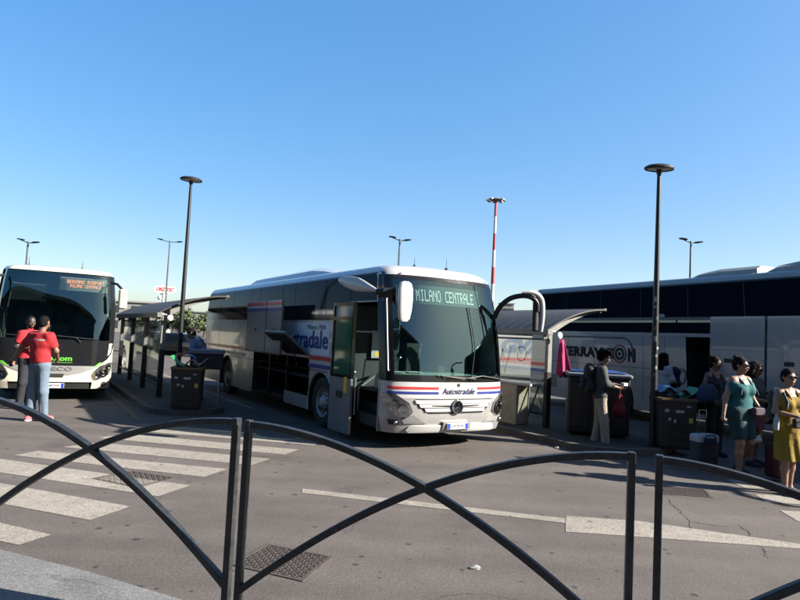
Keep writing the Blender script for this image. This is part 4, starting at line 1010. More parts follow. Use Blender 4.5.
# ------------------------------------------------------------------ COACH 3: large white coach, right
def coach3():
    root=empty('coach',(11.735,7.815,0),.445,'large white coach with dark glass and target shaped letter O, along the right side','coach','coaches at the bays')
    D=1.5; C=Coach(root,13.1+D,3.66,rake=.5,Rf=.22); C.q=lambda a,left=True: Coach.q(C,a+D,left)
    lowq=lambda q:C.W+.001<abs(q)<C.Q1-.001
    qd0,qd1=C.q(6.15),C.q(6.98); qf0,qf1=C.q(3.5),C.q(6.15)
    EQ=[qd0,qd1,qf0,-C.Q1,C.Q1,-C.W,C.W]
    def add_low(mb):
        C.lower_side(mb,-1,C.A,3.5+D,C.zb,1.15,[(2.9,.58)]); C.lower_side(mb,-1,6.98+D,C.L-C.r,C.zb,1.15,[(9.2+D,.58),(10.6+D,.58)])
        C.lower_side(mb,1,C.A,C.L-C.r,C.zb,1.15,[(2.9,.58),(9.2+D,.58),(10.6+D,.58)]); C.lower_side(mb,-1,3.5+D,6.98+D,C.zb,.42)
    def skip(q,z):
        if lowq(q) and z<1.15: return True
        if abs(q)<C.W-.03 and 1.3<z<3.3: return True
        if qd1<q<qd0 and z<2.22: return True
        if qd0<q<qf0 and z<1.4: return True
        return False
    C.shell('shadedwhite',C.zb,C.H,skip,EQ,(1.15,1.3,1.4,2.22,3.3),also=add_low)
    C.patch('windscreen',-C.W,C.W,1.28,3.32,'navyglass',off=.004)
    for sgn in (-1,1):
        def SQ(a,b): a,b=C.q(a,sgn<0),C.q(b,sgn<0); return min(a,b),max(a,b)
        q0,q1=SQ(-.8,12.9); C.patch('window_surround',q0,q1,2.60,3.50,'black',off=.004)
        e=[-.7,.8,2.3,3.9,5.4,6.9,8.4,9.9,11.4,12.82]
        for a,b in zip(e[:-1],e[1:]): q0,q1=SQ(a+.01,b-.01); C.patch('window',q0,q1,2.68,3.46,'navyglass',off=.010)
        q0,q1=SQ(-.8,12.9); C.patch('lower_glass',q0,q1,2.29,2.60,'navyglass',off=.012)
        for a,b in ((6.2,7.2),(7.25,12.6)): q0,q1=SQ(a,b); C.patch('painted_reflection',q0,q1,2.545,2.60,'trim',off=.018)  # beige reflection on the dark band, laid on as coloured strips
        q0,q1=SQ(.8,12.95); C.patch('white_trim',q0,q1,2.20,2.285,'shadedwhite',off=.012)
        for a in (7.6,8.3,10.1,11.2,11.9):
            q0,q1=SQ(a,a+.012); C.patch('panel_joint',q0,q1,.35,2.18,'rubber',off=.002,rim=False)
        q0,q1=SQ(7.0,12.9); C.patch('panel_joint',q0,q1,1.36,1.372,'rubber',off=.002,rim=False)
        for c in (2.9,9.2+D,10.6+D):
            arch_liner(root,sgn*C.W,c,.58,sgn); add_wheel(root,sgn*(C.W-.03),c,.5,sgn,dual=c>5)
    S=lambda a0,z0,o:(lambda a,b:C.P(-(C.W+(a0-a)-C.A+D),z0+b,o))
    text_on('side_letters','TERRAVISI',2.14,.30,S(11.47,1.55,.010),'letterblack',root,bold=.06,space=1.1)
    text_on('side_letters','N',.26,.36,S(8.82,1.50,.010),'letterblack',root,bold=.05)
    mb=MB(); cx,cz=9.12,1.70
    def ring(mb,r0,r1,off):
        n=32; vs=[C.P(-(C.W+(cx-r*math.cos(2*PI*k/n)*1.0)-C.A+D),cz+r*math.sin(2*PI*k/n),off) for r in (r0,r1) for k in range(n)]
        mb.add(vs,[(k,(k+1)%n,n+(k+1)%n,n+k) for k in range(n)])
    ring(mb,.0005,.05,.012); ring(mb,.10,.165,.012); ob=mb.build('target_letter','letterblack',root)
    mb=MB(); ring(mb,.205,.25,.012); mb.build('target_ring','darkred',ob)
    # navy bracket line above the letters
    pts=[(11.50,1.98),(11.50,2.13),(9.35,2.13)]+[(9.0-.34*math.sin(t)+.0,2.13-.34*(1-math.cos(t))) for t in np.linspace(.1,PI/2,8)]+[(8.64,1.48)]
    vs=[];w=.024
    for i,(a,z) in enumerate(pts):
        p0=pts[max(i-1,0)];p1=pts[min(i+1,len(pts)-1)]; d=Vector((p1[0]-p0[0],p1[1]-p0[1])).normalized(); nx_,nz_=-d.y*w,d.x*w
        vs+=[C.P(-(C.W+a+nx_-C.A+D),z+nz_,.011),C.P(-(C.W+a-nx_-C.A+D),z-nz_,.011)]
    mb=MB(); mb.add(vs,[(2*i,2*i+1,2*i+3,2*i+2) for i in range(len(pts)-1)]); mb.build('bracket_line','navy',root)
    # doorway and bay
    for (y0,y1,z0,z1,nm) in ((6.16+D,6.97+D,.42,2.22,'middle_doorway'),(3.5+D,6.15+D,.42,1.4,'luggage_bay')):
        m=MB(); x0=-C.W+.012; x1=.2
        m.add([(x0,y0,z0),(x1,y0,z0),(x1,y1,z0),(x0,y1,z0),(x0,y0,z1),(x1,y0,z1),(x1,y1,z1),(x0,y1,z1)],[(0,1,2,3),(4,5,6,7),(0,1,5,4),(1,2,6,5),(2,3,7,6)]); m.build(nm,'interior',root)
    for a0,a1 in ((4.84,6.14),(3.5,4.81)):
        h=empty('luggage_hatch'); h.parent=root; h.location=(-C.W-.30,a0+D,1.10); w=a1-a0
        m=MB(); m.rbox(-.03,.006,0,.02,w-.006,1.56,.02,axis='x'); m.build('hatch_panel','shadedwhite',h)
        m=MB(); m.rbox(-.038,w*.56,.55,-.028,w*.56+.20,.64,.01,axis='x'); m.build('handle','plastic',h)
        m=MB(); m.tube([(.03,.2,.5),(.28,.2,.8)],.018,6); m.tube([(.03,w-.2,.5),(.28,w-.2,.8)],.018,6); m.build('hatch_arm','steel',h)
        m=MB(); m.box(-.005,.02,-.02,.02,w-.02,.0); m.build('rubber_seal','rubber',h)
    for a,z in ((7.3,.75),(8.0,.75),(9.9,.9),(11.5,.9),(12.1,1.3)):
        m=MB(); q=[C.P(-(C.W+a+da-C.A+D),z+dz,.008) for da,dz in ((-.07,-.03),(.07,-.03),(.07,.03),(-.07,.03))]; m.add(q,[(0,1,2,3)]); m.build('handle','rubber',root)
    for k in range(7):
        m=MB(); q=[C.P(-(C.W+11.9+da-C.A+D),.6+k*.055+dz,.008) for da,dz in ((-.25,-.012),(.25,-.012),(.25,.012),(-.25,.012))]; m.add(q,[(0,1,2,3)]); m.build('vent_slot','rubber',root)
    m=MB(); m.add([C.P(-(C.W+7.7+.12*math.cos(t)-C.A+D),2.72+.045*math.sin(t),.016) for t in np.linspace(0,2*PI,17)[:-1]],[tuple(range(16))]); m.build('window_sticker','noticegrey',root)
    # roof equipment
    def hump(y0,y1,h,hw,m_):
        m=MB(); P_=[(y0,0),(y0+.35,h*.75),(y0+.7,h),(y1-.15,h),(y1,0)]; vs=[]
        for x,k in ((-hw,0),(-hw+.05,.6),(-hw+.2,1),(hw-.2,1),(hw-.05,.6),(hw,0)):
            for y,z in P_: vs.append((x,y,3.64+z*k))
        m.add(vs,[(i*5+j,i*5+j+1,(i+1)*5+j+1,(i+1)*5+j) for i in range(5) for j in range(4)]); m.build('roof_unit',m_,root)
    def hump2(y0,y1,h,hw,m_):   # rounded nose at the rear end
        m=MB(); P_=[(y0,0),(y0+.05,h),(y1-.8,h),(y1-.25,h*.7),(y1,0)]; vs=[]
        for x,k in ((-hw,0),(-hw+.05,.6),(-hw+.2,1),(hw-.2,1),(hw-.05,.6),(hw,0)):
            for y,z in P_: vs.append((x,y,3.64+z*k))
        m.add(vs,[(i*5+j,i*5+j+1,(i+1)*5+j+1,(i+1)*5+j) for i in range(5) for j in range(4)]); m.build('roof_unit',m_,root)
    hump2(5.45+D,7.25+D,.20,.98,'acgrey'); hump2(2.2+D,5.35+D,.24,.98,'acgrey'); hump2(8.5+D,9.8+D,.07,.6,'acgrey')
    for s in (-1,1):
        mi=empty('mirror'); mi.parent=root
        m=MB(); m.rbox(s*1.5-.13,-.62,2.45,s*1.5+.13,-.44,3.0,.06); m.build('mirror_shell','white',mi)
        m=MB(); m.tube([(s*1.1,.35,3.35),(s*1.3,-.2,3.4),(s*1.5,-.52,3.2),(s*1.5,-.54,2.95)],.05,8); m.build('mirror_arm','plastic',mi)
    for s in (-1,1):
        rows=[(.55,s*.8,s*1.1),(.85,s*.95,s*1.25)]; rows=[(z,min(a,b),max(a,b)) for z,a,b in rows]; headlight(C,root,rows,[(s*1.02,.7,.07)])
    underbody(C,root)
M['trim']=mat('beige_reflection',(.35,.28,.20),.15,metal=.6)  # colour of the reflection painted on the dark band
M['darkred']=mat('dark_red_ring',(.22,.03,.04),.4)
M['acgrey']=mat('roof_unit_grey',(.36,.37,.35),.5)
coach3()

# ------------------------------------------------------------------ far coach seen through the right shelter
def coach4():
    root=empty('coach',(11.3,33.0,0),PI/2+.05,'distant white coach with faded blue letters seen through the right shelter glass','coach','coaches at the bays')
    C=Coach(root,12,3.3,rake=.3)
    lowq=lambda q:C.W+.001<abs(q)<C.Q1-.001
    def add_low(mb):
        for s in (-1,1): C.lower_side(mb,s,C.A,C.L-C.r,C.zb,1.15,[(2.7,.57),(9.0,.57)])
    C.shell('white',C.zb,C.H,lambda q,z:lowq(q) and z<1.15,[-C.Q1,C.Q1],(1.15,),also=add_low)
    C.patch('windscreen',-1.2,1.2,1.25,2.95,'darkglass')
    for s in (-1,1):
        q0,q1=(C.q(.9,s<0),C.q(11.7,s<0)); C.patch('window',min(q0,q1),max(q0,q1),2.25,3.0,'darkglass',off=.006); C.patch('stripe',min(q0,q1),max(q0,q1),1.0,1.12,'red')
        for c in (2.7,9.0): arch_liner(root,s*C.W,c,.57,s); add_wheel(root,s*(C.W-.03),c,.5,s,dual=c>5)
        if s>0: text_on('side_letters','GVA',3.4,.85,lambda a,b:C.P((C.W+2.4+a-C.A),1.3+b,.012),'paleblue',root,bold=.05,shear=.3)
        else: text_on('side_letters','GVA',2.1,.75,lambda a,b:C.P(-(C.W+(6.1-a)-C.A),1.35+b,.012),'paleblue',root,bold=.05,shear=.3)
M['paleblue']=mat('faded_blue_letters',(.10,.20,.36),.5)
coach4()

# ------------------------------------------------------------------ background: trees, parked cars, buildings
def leafmat(name,c):
    m,nt,b=nodes(name); N=nt.nodes; L=nt.links
    nz=N.new('ShaderNodeTexNoise'); nz.inputs['Scale'].default_value=.9; nz.inputs['Detail'].default_value=4
    tc=N.new('ShaderNodeTexCoord'); L.new(tc.outputs['Object'],nz.inputs['Vector'])
    cr=N.new('ShaderNodeValToRGB'); L.new(nz.outputs['Fac'],cr.inputs[0])
    cr.color_ramp.elements[0].position=.35; cr.color_ramp.elements[0].color=(c[0]*.6,c[1]*.6,c[2]*.5,1); cr.color_ramp.elements[1].position=.65; cr.color_ramp.elements[1].color=(c[0]*1.3,c[1]*1.3,c[2]*1.1,1)
    L.new(cr.outputs[0],b.inputs['Base Color']); b.inputs['Roughness'].default_value=.6
    return m
M['leaf']=leafmat('foliage',(.055,.07,.022)); M['leaf2']=leafmat('dark_foliage',(.03,.048,.018))
def make_tree(x,y,h,w,m,label,seed):
    rr=np.random.default_rng(seed); r=empty('broadleaf_tree',(x,y,0),rr.uniform(0,6),label,'tree','trees beyond the car park')
    mb=MB(); mb.tube([(0,0,0),(.1,0,h*.25),(.0,.1,h*.5),(.1,0,h*.75)],[.22,.17,.11,.04],7)
    for k in range(5):
        a=rr.uniform(0,6.3); z=h*rr.uniform(.25,.5); mb.tube([(0,0,z),(math.cos(a)*w*.25,math.sin(a)*w*.25,z+h*.15),(math.cos(a)*w*.4,math.sin(a)*w*.4,z+h*.3)],[.09,.06,.02],5)
    mb.build('trunk','trunk',r)
    nc=26; C_=[]
    for k in range(nc):
        a=rr.uniform(0,6.3); rad=w*.5*math.sqrt(rr.uniform(0,1))*.8; z=h*rr.uniform(.32,.95); s=1-abs(z/h-.6)*1.1
        C_.append((rad*math.cos(a)*s,rad*math.sin(a)*s,z,w*rr.uniform(.12,.24)))
    mb=MB(); vs=[];fs=[]
    for cx,cy,cz,cr in C_:
        for k in range(70):
            d=rr.normal(size=3); d/=np.linalg.norm(d); p=np.array([cx,cy,cz])+d*cr*rr.uniform(.55,1.05)*np.array([1,1,.75]); u=rr.normal(size=3); u/=np.linalg.norm(u); v=np.cross(u,d); v/=max(.1,np.linalg.norm(v)); s=rr.uniform(.10,.22)
            n=len(vs); vs+=[tuple(p-u*s-v*s*.6),tuple(p+u*s-v*s*.6),tuple(p+u*s*.8+v*s*.7),tuple(p-u*s*.7+v*s*.7)]; fs.append((n,n+1,n+2,n+3))
    mb.add(vs,fs); me=bpy.data.meshes.new('crown'); me.from_pydata(vs,[],fs); me.materials.append(M[m]); o=bpy.data.objects.new('crown',me); COL.objects.link(o); o.parent=r
trees=[(-22.6,65.5,4.3,4.5,'leaf','yellow green bush touching the lamp pole above the parked cars'),(-21.6,64,4.1,4.5,'leaf2','dark bush between the pole and the head of the man in blue'),(-20.2,65,4.4,4.5,'leaf','light bush just above the man in the blue shirt'),(-25,66,4.2,5,'leaf','light bush seen through the near pane of the left shelter'),(-28,67,4.4,5,'leaf2','dark bush seen between the middle posts of the left shelter'),(-22.6,74,4.6,5,'leaf','pale tree a little right of the lamp pole behind the left shelter'),(-21.2,70,4.4,5,'leaf2','small dark tree above the head of the man in the blue shirt'),(-26.2,76,5.0,6,'leaf2','dark tree just left of the lamp pole, behind the shelter end'),(-24,70,5.6,6,'leaf','rounded yellow green tree just left of the lamp pole behind the left shelter'),(-19.6,66,5.0,5,'leaf2','dark low tree between the lamp pole and the man in the blue shirt'),
(-29.5,73,5.2,6,'leaf2','dark tree seen through the second pane of the left shelter'),(-36,75,5.4,6.5,'leaf','light green tree seen through the far pane of the left shelter'),(-13,78,5,6,'leaf','pale green tree hidden largely by the silver coach'),
(-44,78,6,7,'leaf2','dark tree far left behind the cream coach'),(-3,80,5,6,'leaf2','dark tree directly behind the silver coach'),(6,84,5,6,'leaf','light tree behind the far coach'),(15,82,5.5,6.5,'leaf2','dark tree behind the rear of the large coach'),(27,80,5,6,'leaf','light green tree behind the large coach'),(38,78,5.5,7,'leaf2','dark tree far right behind the large coach')]
for i,t in enumerate(trees): make_tree(t[0]*1.9,t[1]*1.9,*t[2:],seed=i+3)

def make_car(x,y,rz,col,label,van=False):
    r=empty('parked_car',(x,y,0),rz,label,'car','cars in the car park behind')
    L,W,H=(4.2,.86,1.45) if not van else (4.9,.95,1.95)
    if not van: pr=[(-2.1,.35,.78),(-2.05,.75,.80),(-1.95,.92,.80),(-1.1,1.0,.80),(-.35,1.40,.62),(.3,1.46,.60),(1.1,1.40,.62),(1.85,1.05,.76),(2.08,.9,.78),(2.1,.35,.80)]
    else: pr=[(-2.45,.35,.85),(-2.4,.9,.86),(-1.6,1.15,.88),(-1.0,1.85,.78),(-.2,1.95,.76),(2.2,1.92,.78),(2.42,1.2,.88),(2.45,.35,.88)]
    mb=MB(); n=len(pr); vs=[]
    for y_,z,w in pr: vs+=[(-.86 if z<.9 else -w,y_,z),(.86 if z<.9 else w,y_,z)]
    base=[(-.84,y_,.32) for y_,_,_ in pr]
    belt=.88
    # body: closed hull by side belts
    V=[];F=[]
    for y_,z,w in pr:
        zb=min(z,belt); V+=[(-.80,y_,.30),(-.86,y_,min(zb,.6)),(-.85,y_,zb),(-w,y_,z),(w,y_,z),(.85,y_,zb),(.86,y_,min(zb,.6)),(.80,y_,.30)]
    for i in range(n-1):
        for k in range(7): F.append((i*8+k,i*8+k+1,(i+1)*8+k+1,(i+1)*8+k))
        F.append((i*8+7,i*8,(i+1)*8,(i+1)*8+7))
    F+=[tuple(range(8)),tuple(range((n-1)*8,n*8))]
    mb.add(V,F); b=mb.build('body',col,r,bevel=.03)
    g=MB(); up=[(y_,z,w) for y_,z,w in pr if z>1.2]; y0,y1=up[0][0],up[-1][0]
    for s in (-1,1):
        q=[(y0-.35,.93,.84),(y0+.05,up[0][1]-.08,up[0][2]+.035),(y1-.05,up[-1][1]-.08,up[-1][2]+.035),(y1+.35,.95,.83)]
        g.add([(s*(w+.012),y_,z) for y_,z,w in q],[(0,1,2,3)])
    i0=pr.index(up[0]); a=pr[i0-1]; c=pr[i0]
    g.add([(-a[2]*.9,a[0]+.05,a[1]+.05),(a[2]*.9,a[0]+.05,a[1]+.05),(c[2]*.9,c[0]-.03,c[1]+.0),(-c[2]*.9,c[0]-.03,c[1]+.0)],[(0,1,2,3)])
    i1=pr.index(up[-1]); a=pr[i1+1]; c=pr[i1]
    g.add([(-a[2]*.9,a[0]-.04,a[1]+.06),(a[2]*.9,a[0]-.04,a[1]+.06),(c[2]*.9,c[0]+.04,c[1]+.0),(-c[2]*.9,c[0]+.04,c[1]+.0)],[(0,1,2,3)])
    g.build('window','darkglass',r)
    for sy in (-1.3,1.3):
        for s in (-1,1):
            w=MB(); w.lathe([(.0005,.02),(.17,.03),(.2,.0),(.21,.02),(.31,.02),(.33,-.02),(.33,-.18),(.0005,-.18)],16,T(s*.84,sy,.33)@RY(s*PI/2)); w.build('wheel','rubber',r)
    for s in (-1,1):
        h=MB(); h.rbox(s*.62-.16,-L/2-.02,.62,s*.62+.16,-L/2+.06,.78,.04,axis='y'); h.build('headlight','chrome',r)
        h=MB(); h.rbox(s*.68-.1,L/2-.06,.68,s*.68+.1,L/2+.02,.85,.03,axis='y'); h.build('tail_light','signred',r)
M['carblue']=mat('car_blue',(.03,.05,.12),.3,coat=.7); M['cardark']=mat('car_black',(.02,.02,.022),.3,coat=.7); M['carred']=mat('car_red',(.25,.02,.02),.3,coat=.7); M['carsilver']=mat('car_silver',(.4,.4,.4),.3,metal=.5,coat=.6); M['carwhite']=mat('car_white',(.7,.7,.7),.3,coat=.7)
for i,(x,y,rz,c,l,v) in enumerate([(-13.6,40,1.3,'cardark','black car parked just right of the lamp pole behind the bin',False),(-16.2,42,1.4,'carblue','dark blue car parked left of the black one behind the shelter end',False),(-11.2,46,1.5,'carwhite','white car parked nearest the rear of the silver coach',False),
 (-20.5,42,.3,'carsilver','silver car behind the near pane of the left shelter',False),(-23.5,46,1.2,'carred','dark red car behind the middle pane of the left shelter',False),(-19.5,36,1.3,'carwhite','white delivery van behind the left shelter',True),
 (-27,48,1.5,'cardark','black car behind the far pane of the left shelter',False),(-31,50,1.5,'carsilver','silver car farthest left behind the cream coach',False),(-5,52,1.5,'carblue','dark blue car hidden behind the silver coach',False),(1,54,1.4,'carsilver','silver car beyond the silver coach',False),(8,52,1.5,'cardark','black car beyond the far coach',False)]):
    make_car(x,y,rz,c,l,v)
def building(x,y,rz,w,d,h,label,fl=2):
    r=empty('building',(x,y,0),rz,label,'building')
    mb=MB(); mb.box(-w/2,0,0,w/2,d,h); mb.build('wall','house',r)
    mb=MB(); mb.box(-w/2-.3,-.3,h,w/2+.3,d+.3,h+.35); mb.build('roof','houseroof',r)
    n=max(3,int(w/4))
    for f in range(fl):
        for k in range(n):
            cx=-w/2+(k+.5)*w/n; z=.9+f*(h/fl); m=MB(); m.box(cx-.8,-.03,z,cx+.8,.02,z+h/fl*.5); m.build('window','glasshouse',r)
            if k%2==0:
                m=MB(); m.box(cx-.9,-.08,z-.1,cx+.9,.0,z-.02); m.build('sill','house',r)
building(-48,215,.1,50,14,7.0,'low pale building beyond the trees on the left')
building(14,215,-.05,46,12,7.0,'low pale building beyond the far coach')
building(35.5,205,0,4.2,4,14.6,'small grey block rising just above the right shelter roof',fl=3)
building(-70,130,.2,40,14,6.5,'long pale building far to the left')
building(70,120,-.2,40,14,6.5,'long pale building far to the right')

# unseen terminal added behind the camera to darken windscreen reflections and sky fill
r=empty('added_terminal',(0,-26,0),0,'long unseen terminal building added behind the photographer to darken the windscreen reflections','building')
mb=MB(); mb.box(-70,-20,0,37,0,17); mb.build('wall','terminal',r)
mb=MB(); mb.box(-71,-21,17,38.5,1.5,17.7); mb.build('roof','houseroof',r)
for f in range(4):
    for k in range(26):
        m=MB(); m.box(-69+k*4,0.02,1+f*4,-66+k*4,.10,4.0+f*4); m.build('window','glasshouse',r)

# ------------------------------------------------------------------ people: one continuous body surface from blended limbs
def skin_net(prims,h,k=.03,planes=()):
    # prims: dict(a,b,ra,rb,ky,clip,neg) -> surface nets mesh
    P=[p for p in prims]
    lo=np.min([np.minimum(p['a'],p['b'])-max(p['ra'],p['rb'])*p.get('kx',1)-.05 for p in P if not p.get('neg')],0); hi=np.max([np.maximum(p['a'],p['b'])+max(p['ra'],p['rb'])*p.get('kx',1)+.05 for p in P if not p.get('neg')],0)
    n=np.ceil((hi-lo)/h).astype(int)+2; D=np.full(n,1.0,np.float32)
    ax=[lo[i]+h*np.arange(n[i]) for i in range(3)]
    for p in P:
        a=np.array(p['a'],float); b=np.array(p['b'],float); rm=max(p['ra'],p['rb'])*max(1,p.get('kx',1),p.get('ky',1),p.get('kz',1))+max(k,.03)+.02
        l=np.maximum(((np.minimum(a,b)-rm-lo)/h).astype(int),0); u=np.minimum(((np.maximum(a,b)+rm-lo)/h).astype(int)+2,n)
        if np.any(u<=l): continue
        X,Y,Z=np.meshgrid(ax[0][l[0]:u[0]],ax[1][l[1]:u[1]],ax[2][l[2]:u[2]],indexing='ij')
        s=np.array([p.get('kx',1),p.get('ky',1),p.get('kz',1)],float)
        Q=np.stack([X,Y,Z],-1)-a
        rot=p.get('rot')
        if rot is not None: Q=Q@rot; ab=(b-a)@rot
        else: ab=b-a
        Qs=Q/s; abs_=ab/s; L=abs_@abs_
        t=np.clip((Qs@abs_)/L,0,1) if L>1e-9 else np.zeros(Q.shape[:3])
        d=np.linalg.norm(Qs-t[...,None]*abs_,axis=-1)-(p['ra']+(p['rb']-p['ra'])*t)
        d=d*s.min()
        if 'fold' in p:
            amp,fr=p['fold']; ang=np.arctan2(Y-a[1],X-a[0]); d=d+amp*np.sin(fr*ang+6*Z)*np.clip(t,0,1)
        if 'clip' in p:
            for (c,nn) in p['clip']: d=np.maximum(d,(np.stack([X,Y,Z],-1)-np.array(c))@(np.array(nn)/np.linalg.norm(nn)))
        S=D[l[0]:u[0],l[1]:u[1],l[2]:u[2]]; kk=p.get('k',k)
        if p.get('neg'): S[...]=np.maximum(S,-d)
        else:
            hh=np.clip(.5+.5*(S-d)/kk,0,1); S[...]=S*(1-hh)+d*hh-kk*hh*(1-hh)
    for (c,nn) in planes:
        X,Y,Z=np.meshgrid(*ax,indexing='ij'); D=np.maximum(D,(np.stack([X,Y,Z],-1)-np.array(c))@(np.array(nn,float)/np.linalg.norm(nn)))
    return surf_nets(D,lo,h)
def surf_nets(D,lo,h):
    s=D<0; c=np.zeros(np.array(D.shape)-1,int)
    nx,ny,nz=c.shape
    for i in (0,1):
        for j in (0,1):
            for k in (0,1): c+=s[i:i+nx,j:j+ny,k:k+nz]
    act=(c>0)&(c<8); idx=-np.ones(c.shape,int); ijk=np.argwhere(act); idx[act]=np.arange(len(ijk))
    acc=np.zeros((len(ijk),3)); cnt=np.zeros(len(ijk))
    corners=[(i,j,k) for i in (0,1) for j in (0,1) for k in (0,1)]
    for a in corners:
        for b in corners:
            if sum(abs(a[i]-b[i]) for i in range(3))==1 and a<b:
                da=D[ijk[:,0]+a[0],ijk[:,1]+a[1],ijk[:,2]+a[2]]; db=D[ijk[:,0]+b[0],ijk[:,1]+b[1],ijk[:,2]+b[2]]
                m=(da<0)!=(db<0); t=np.where(m,da/np.where(m,da-db,1),0)
                p=np.array(a)[None]+t[:,None]*(np.array(b)-np.array(a))[None]; acc+=p*m[:,None]; cnt+=m
    V=lo+h*(ijk+acc/cnt[:,None]); F=[]
    for ax_ in range(3):
        o=[0,0,0]; o[ax_]=1; u=[0,0,0]; u[(ax_+1)%3]=1; w=[0,0,0]; w[(ax_+2)%3]=1; u=np.array(u); w=np.array(w)
        a=s; sh=[slice(None)]*3; sh[ax_]=slice(0,-1); s2=[slice(None)]*3; s2[ax_]=slice(1,None)
        ch=a[tuple(sh)]!=a[tuple(s2)]; e=np.argwhere(ch)
        e=e[(e[:,(ax_+1)%3]>0)&(e[:,(ax_+2)%3]>0)&(e[:,(ax_+1)%3]<D.shape[(ax_+1)%3]-1)&(e[:,(ax_+2)%3]<D.shape[(ax_+2)%3]-1)]
        ins=s[e[:,0],e[:,1],e[:,2]]
        g=lambda q: idx[q[:,0],q[:,1],q[:,2]]
        A,B,C_,E=g(e-u-w),g(e-w),g(e),g(e-u)
        f=np.stack([A,B,C_,E],1); f[~ins]=f[~ins][:,::-1]; F.append(f[(f>=0).all(1)])
    return V,np.concatenate(F)
def mesh_from(V,F,name,m,parent,smooth=True):
    me=bpy.data.meshes.new(name); me.from_pydata(V.tolist(),[],F.tolist()); me.polygons.foreach_set('use_smooth',[smooth]*len(me.polygons)); me.materials.append(M[m]); me.update()
    o=bpy.data.objects.new(name,me); COL.objects.link(o); o.parent=parent; return o
def cap(a,b,ra,rb=None,**k): return dict(a=np.array(a,float),b=np.array(b,float),ra=ra,rb=ra if rb is None else rb,**k)
def rot3(yaw,pitch,roll=0):
    return np.array((Matrix.Rotation(R(yaw),3,'Z')@Matrix.Rotation(R(pitch),3,'X')@Matrix.Rotation(R(roll),3,'Y')))
for n_,c in dict(skin_tan=(.21,.115,.075),skin_light=(.29,.165,.115),skin_dark=(.055,.032,.022)).items(): M[n_]=mat(n_,c,.5,var=.06,scale=9,bump=.05)
for n_,c in dict(hair_dark=(.008,.006,.006),hair_brown=(.018,.011,.008),cloth_red=(.42,.016,.024),jeans=(.13,.18,.24),cloth_dark=(.015,.016,.022),cloth_grey=(.045,.05,.053),khaki=(.30,.26,.21),cloth_white=(.50,.52,.56),cloth_teal=(.008,.105,.12),teal_dark=(.006,.045,.055),cloth_yellow=(.24,.16,.010),cloth_pink=(.14,.035,.045),cloth_blue=(.13,.21,.38),shoe_white=(.5,.5,.5),shoe_pink=(.6,.13,.16),bag_red=(.16,.006,.010),bag_blue=(.02,.04,.10),sandal=(.07,.04,.025)).items(): M[n_]=mat(n_,c,.85,var=.14,scale=7,bump=.9,bscale=9)
def hairmat(n,c):
    m=mat(n,c,.65,spec=.08,var=.35,scale=60,bump=.8,bscale=90); return m
M['hair_dark']=hairmat('hair_dark',(.007,.006,.005)); M['hair_brown']=hairmat('hair_brown',(.018,.010,.007))
M['bag_darkred']=mat('dark_red_shell',(.05,.005,.007),.6); M['pouch']=mat('pouch_cloth',(.06,.04,.055),.8,var=.6,scale=50)
M['lidgrey']=mat('case_lid_grey',(.38,.40,.44),.5)
M['lip']=mat('lip',(.22,.05,.045),.5,var=0); M['sunglass']=mat('sunglass_lens',(.01,.01,.012),.08,var=0); M['eye']=mat('eye',(.5,.5,.5),.3,var=0)
def hand(P,w,e,pn,curl,sc_,left):
    # palm and five separate fingers; w wrist, e elbow, pn palm normal (side the fingers curl to)
    d=w-e; d/=np.linalg.norm(d); pn=np.array(pn,float); pn=pn-d*(pn@d); pn/=np.linalg.norm(pn); s=np.cross(d,pn)*(1 if left else -1)   # s points to the thumb side
    pr=[]; c0=w+d*.015
    for q in (-.024,-.008,.008,.024): pr.append(cap(w+d*.01+s*q*.6,w+d*.085+s*q,.014,.012,k=.012))
    for i,(q,L) in enumerate([(.028,.068),(.0095,.076),(-.0095,.071),(-.028,.056)]):
        a=w+d*.085+s*q; ang=curl*(1+.12*i)
        d1=d*math.cos(ang*.5)+pn*math.sin(ang*.5)+s*q*2.2; d1/=np.linalg.norm(d1); b=a+d1*L*.45
        d2=d*math.cos(ang*1.1)+pn*math.sin(ang*1.1)+s*q*1.5; d2/=np.linalg.norm(d2); c=b+d2*L*.32
        d3=d*math.cos(ang*1.6)+pn*math.sin(ang*1.6); c3=c+d3*L*.25
        pr+=[cap(a,b,.0098,.009,k=.006),cap(b,c,.009,.0082,k=.006),cap(c,c3,.0082,.007,k=.006)]
    t0=w+d*.025+s*.022; t1=t0+s*.028+d*.028+pn*.012; t2=t1+d*.03+s*.008+pn*.012; pr+=[cap(t0,t1,.013,.0105,k=.010),cap(t1,t2,.0105,.008,k=.006)]
    return pr
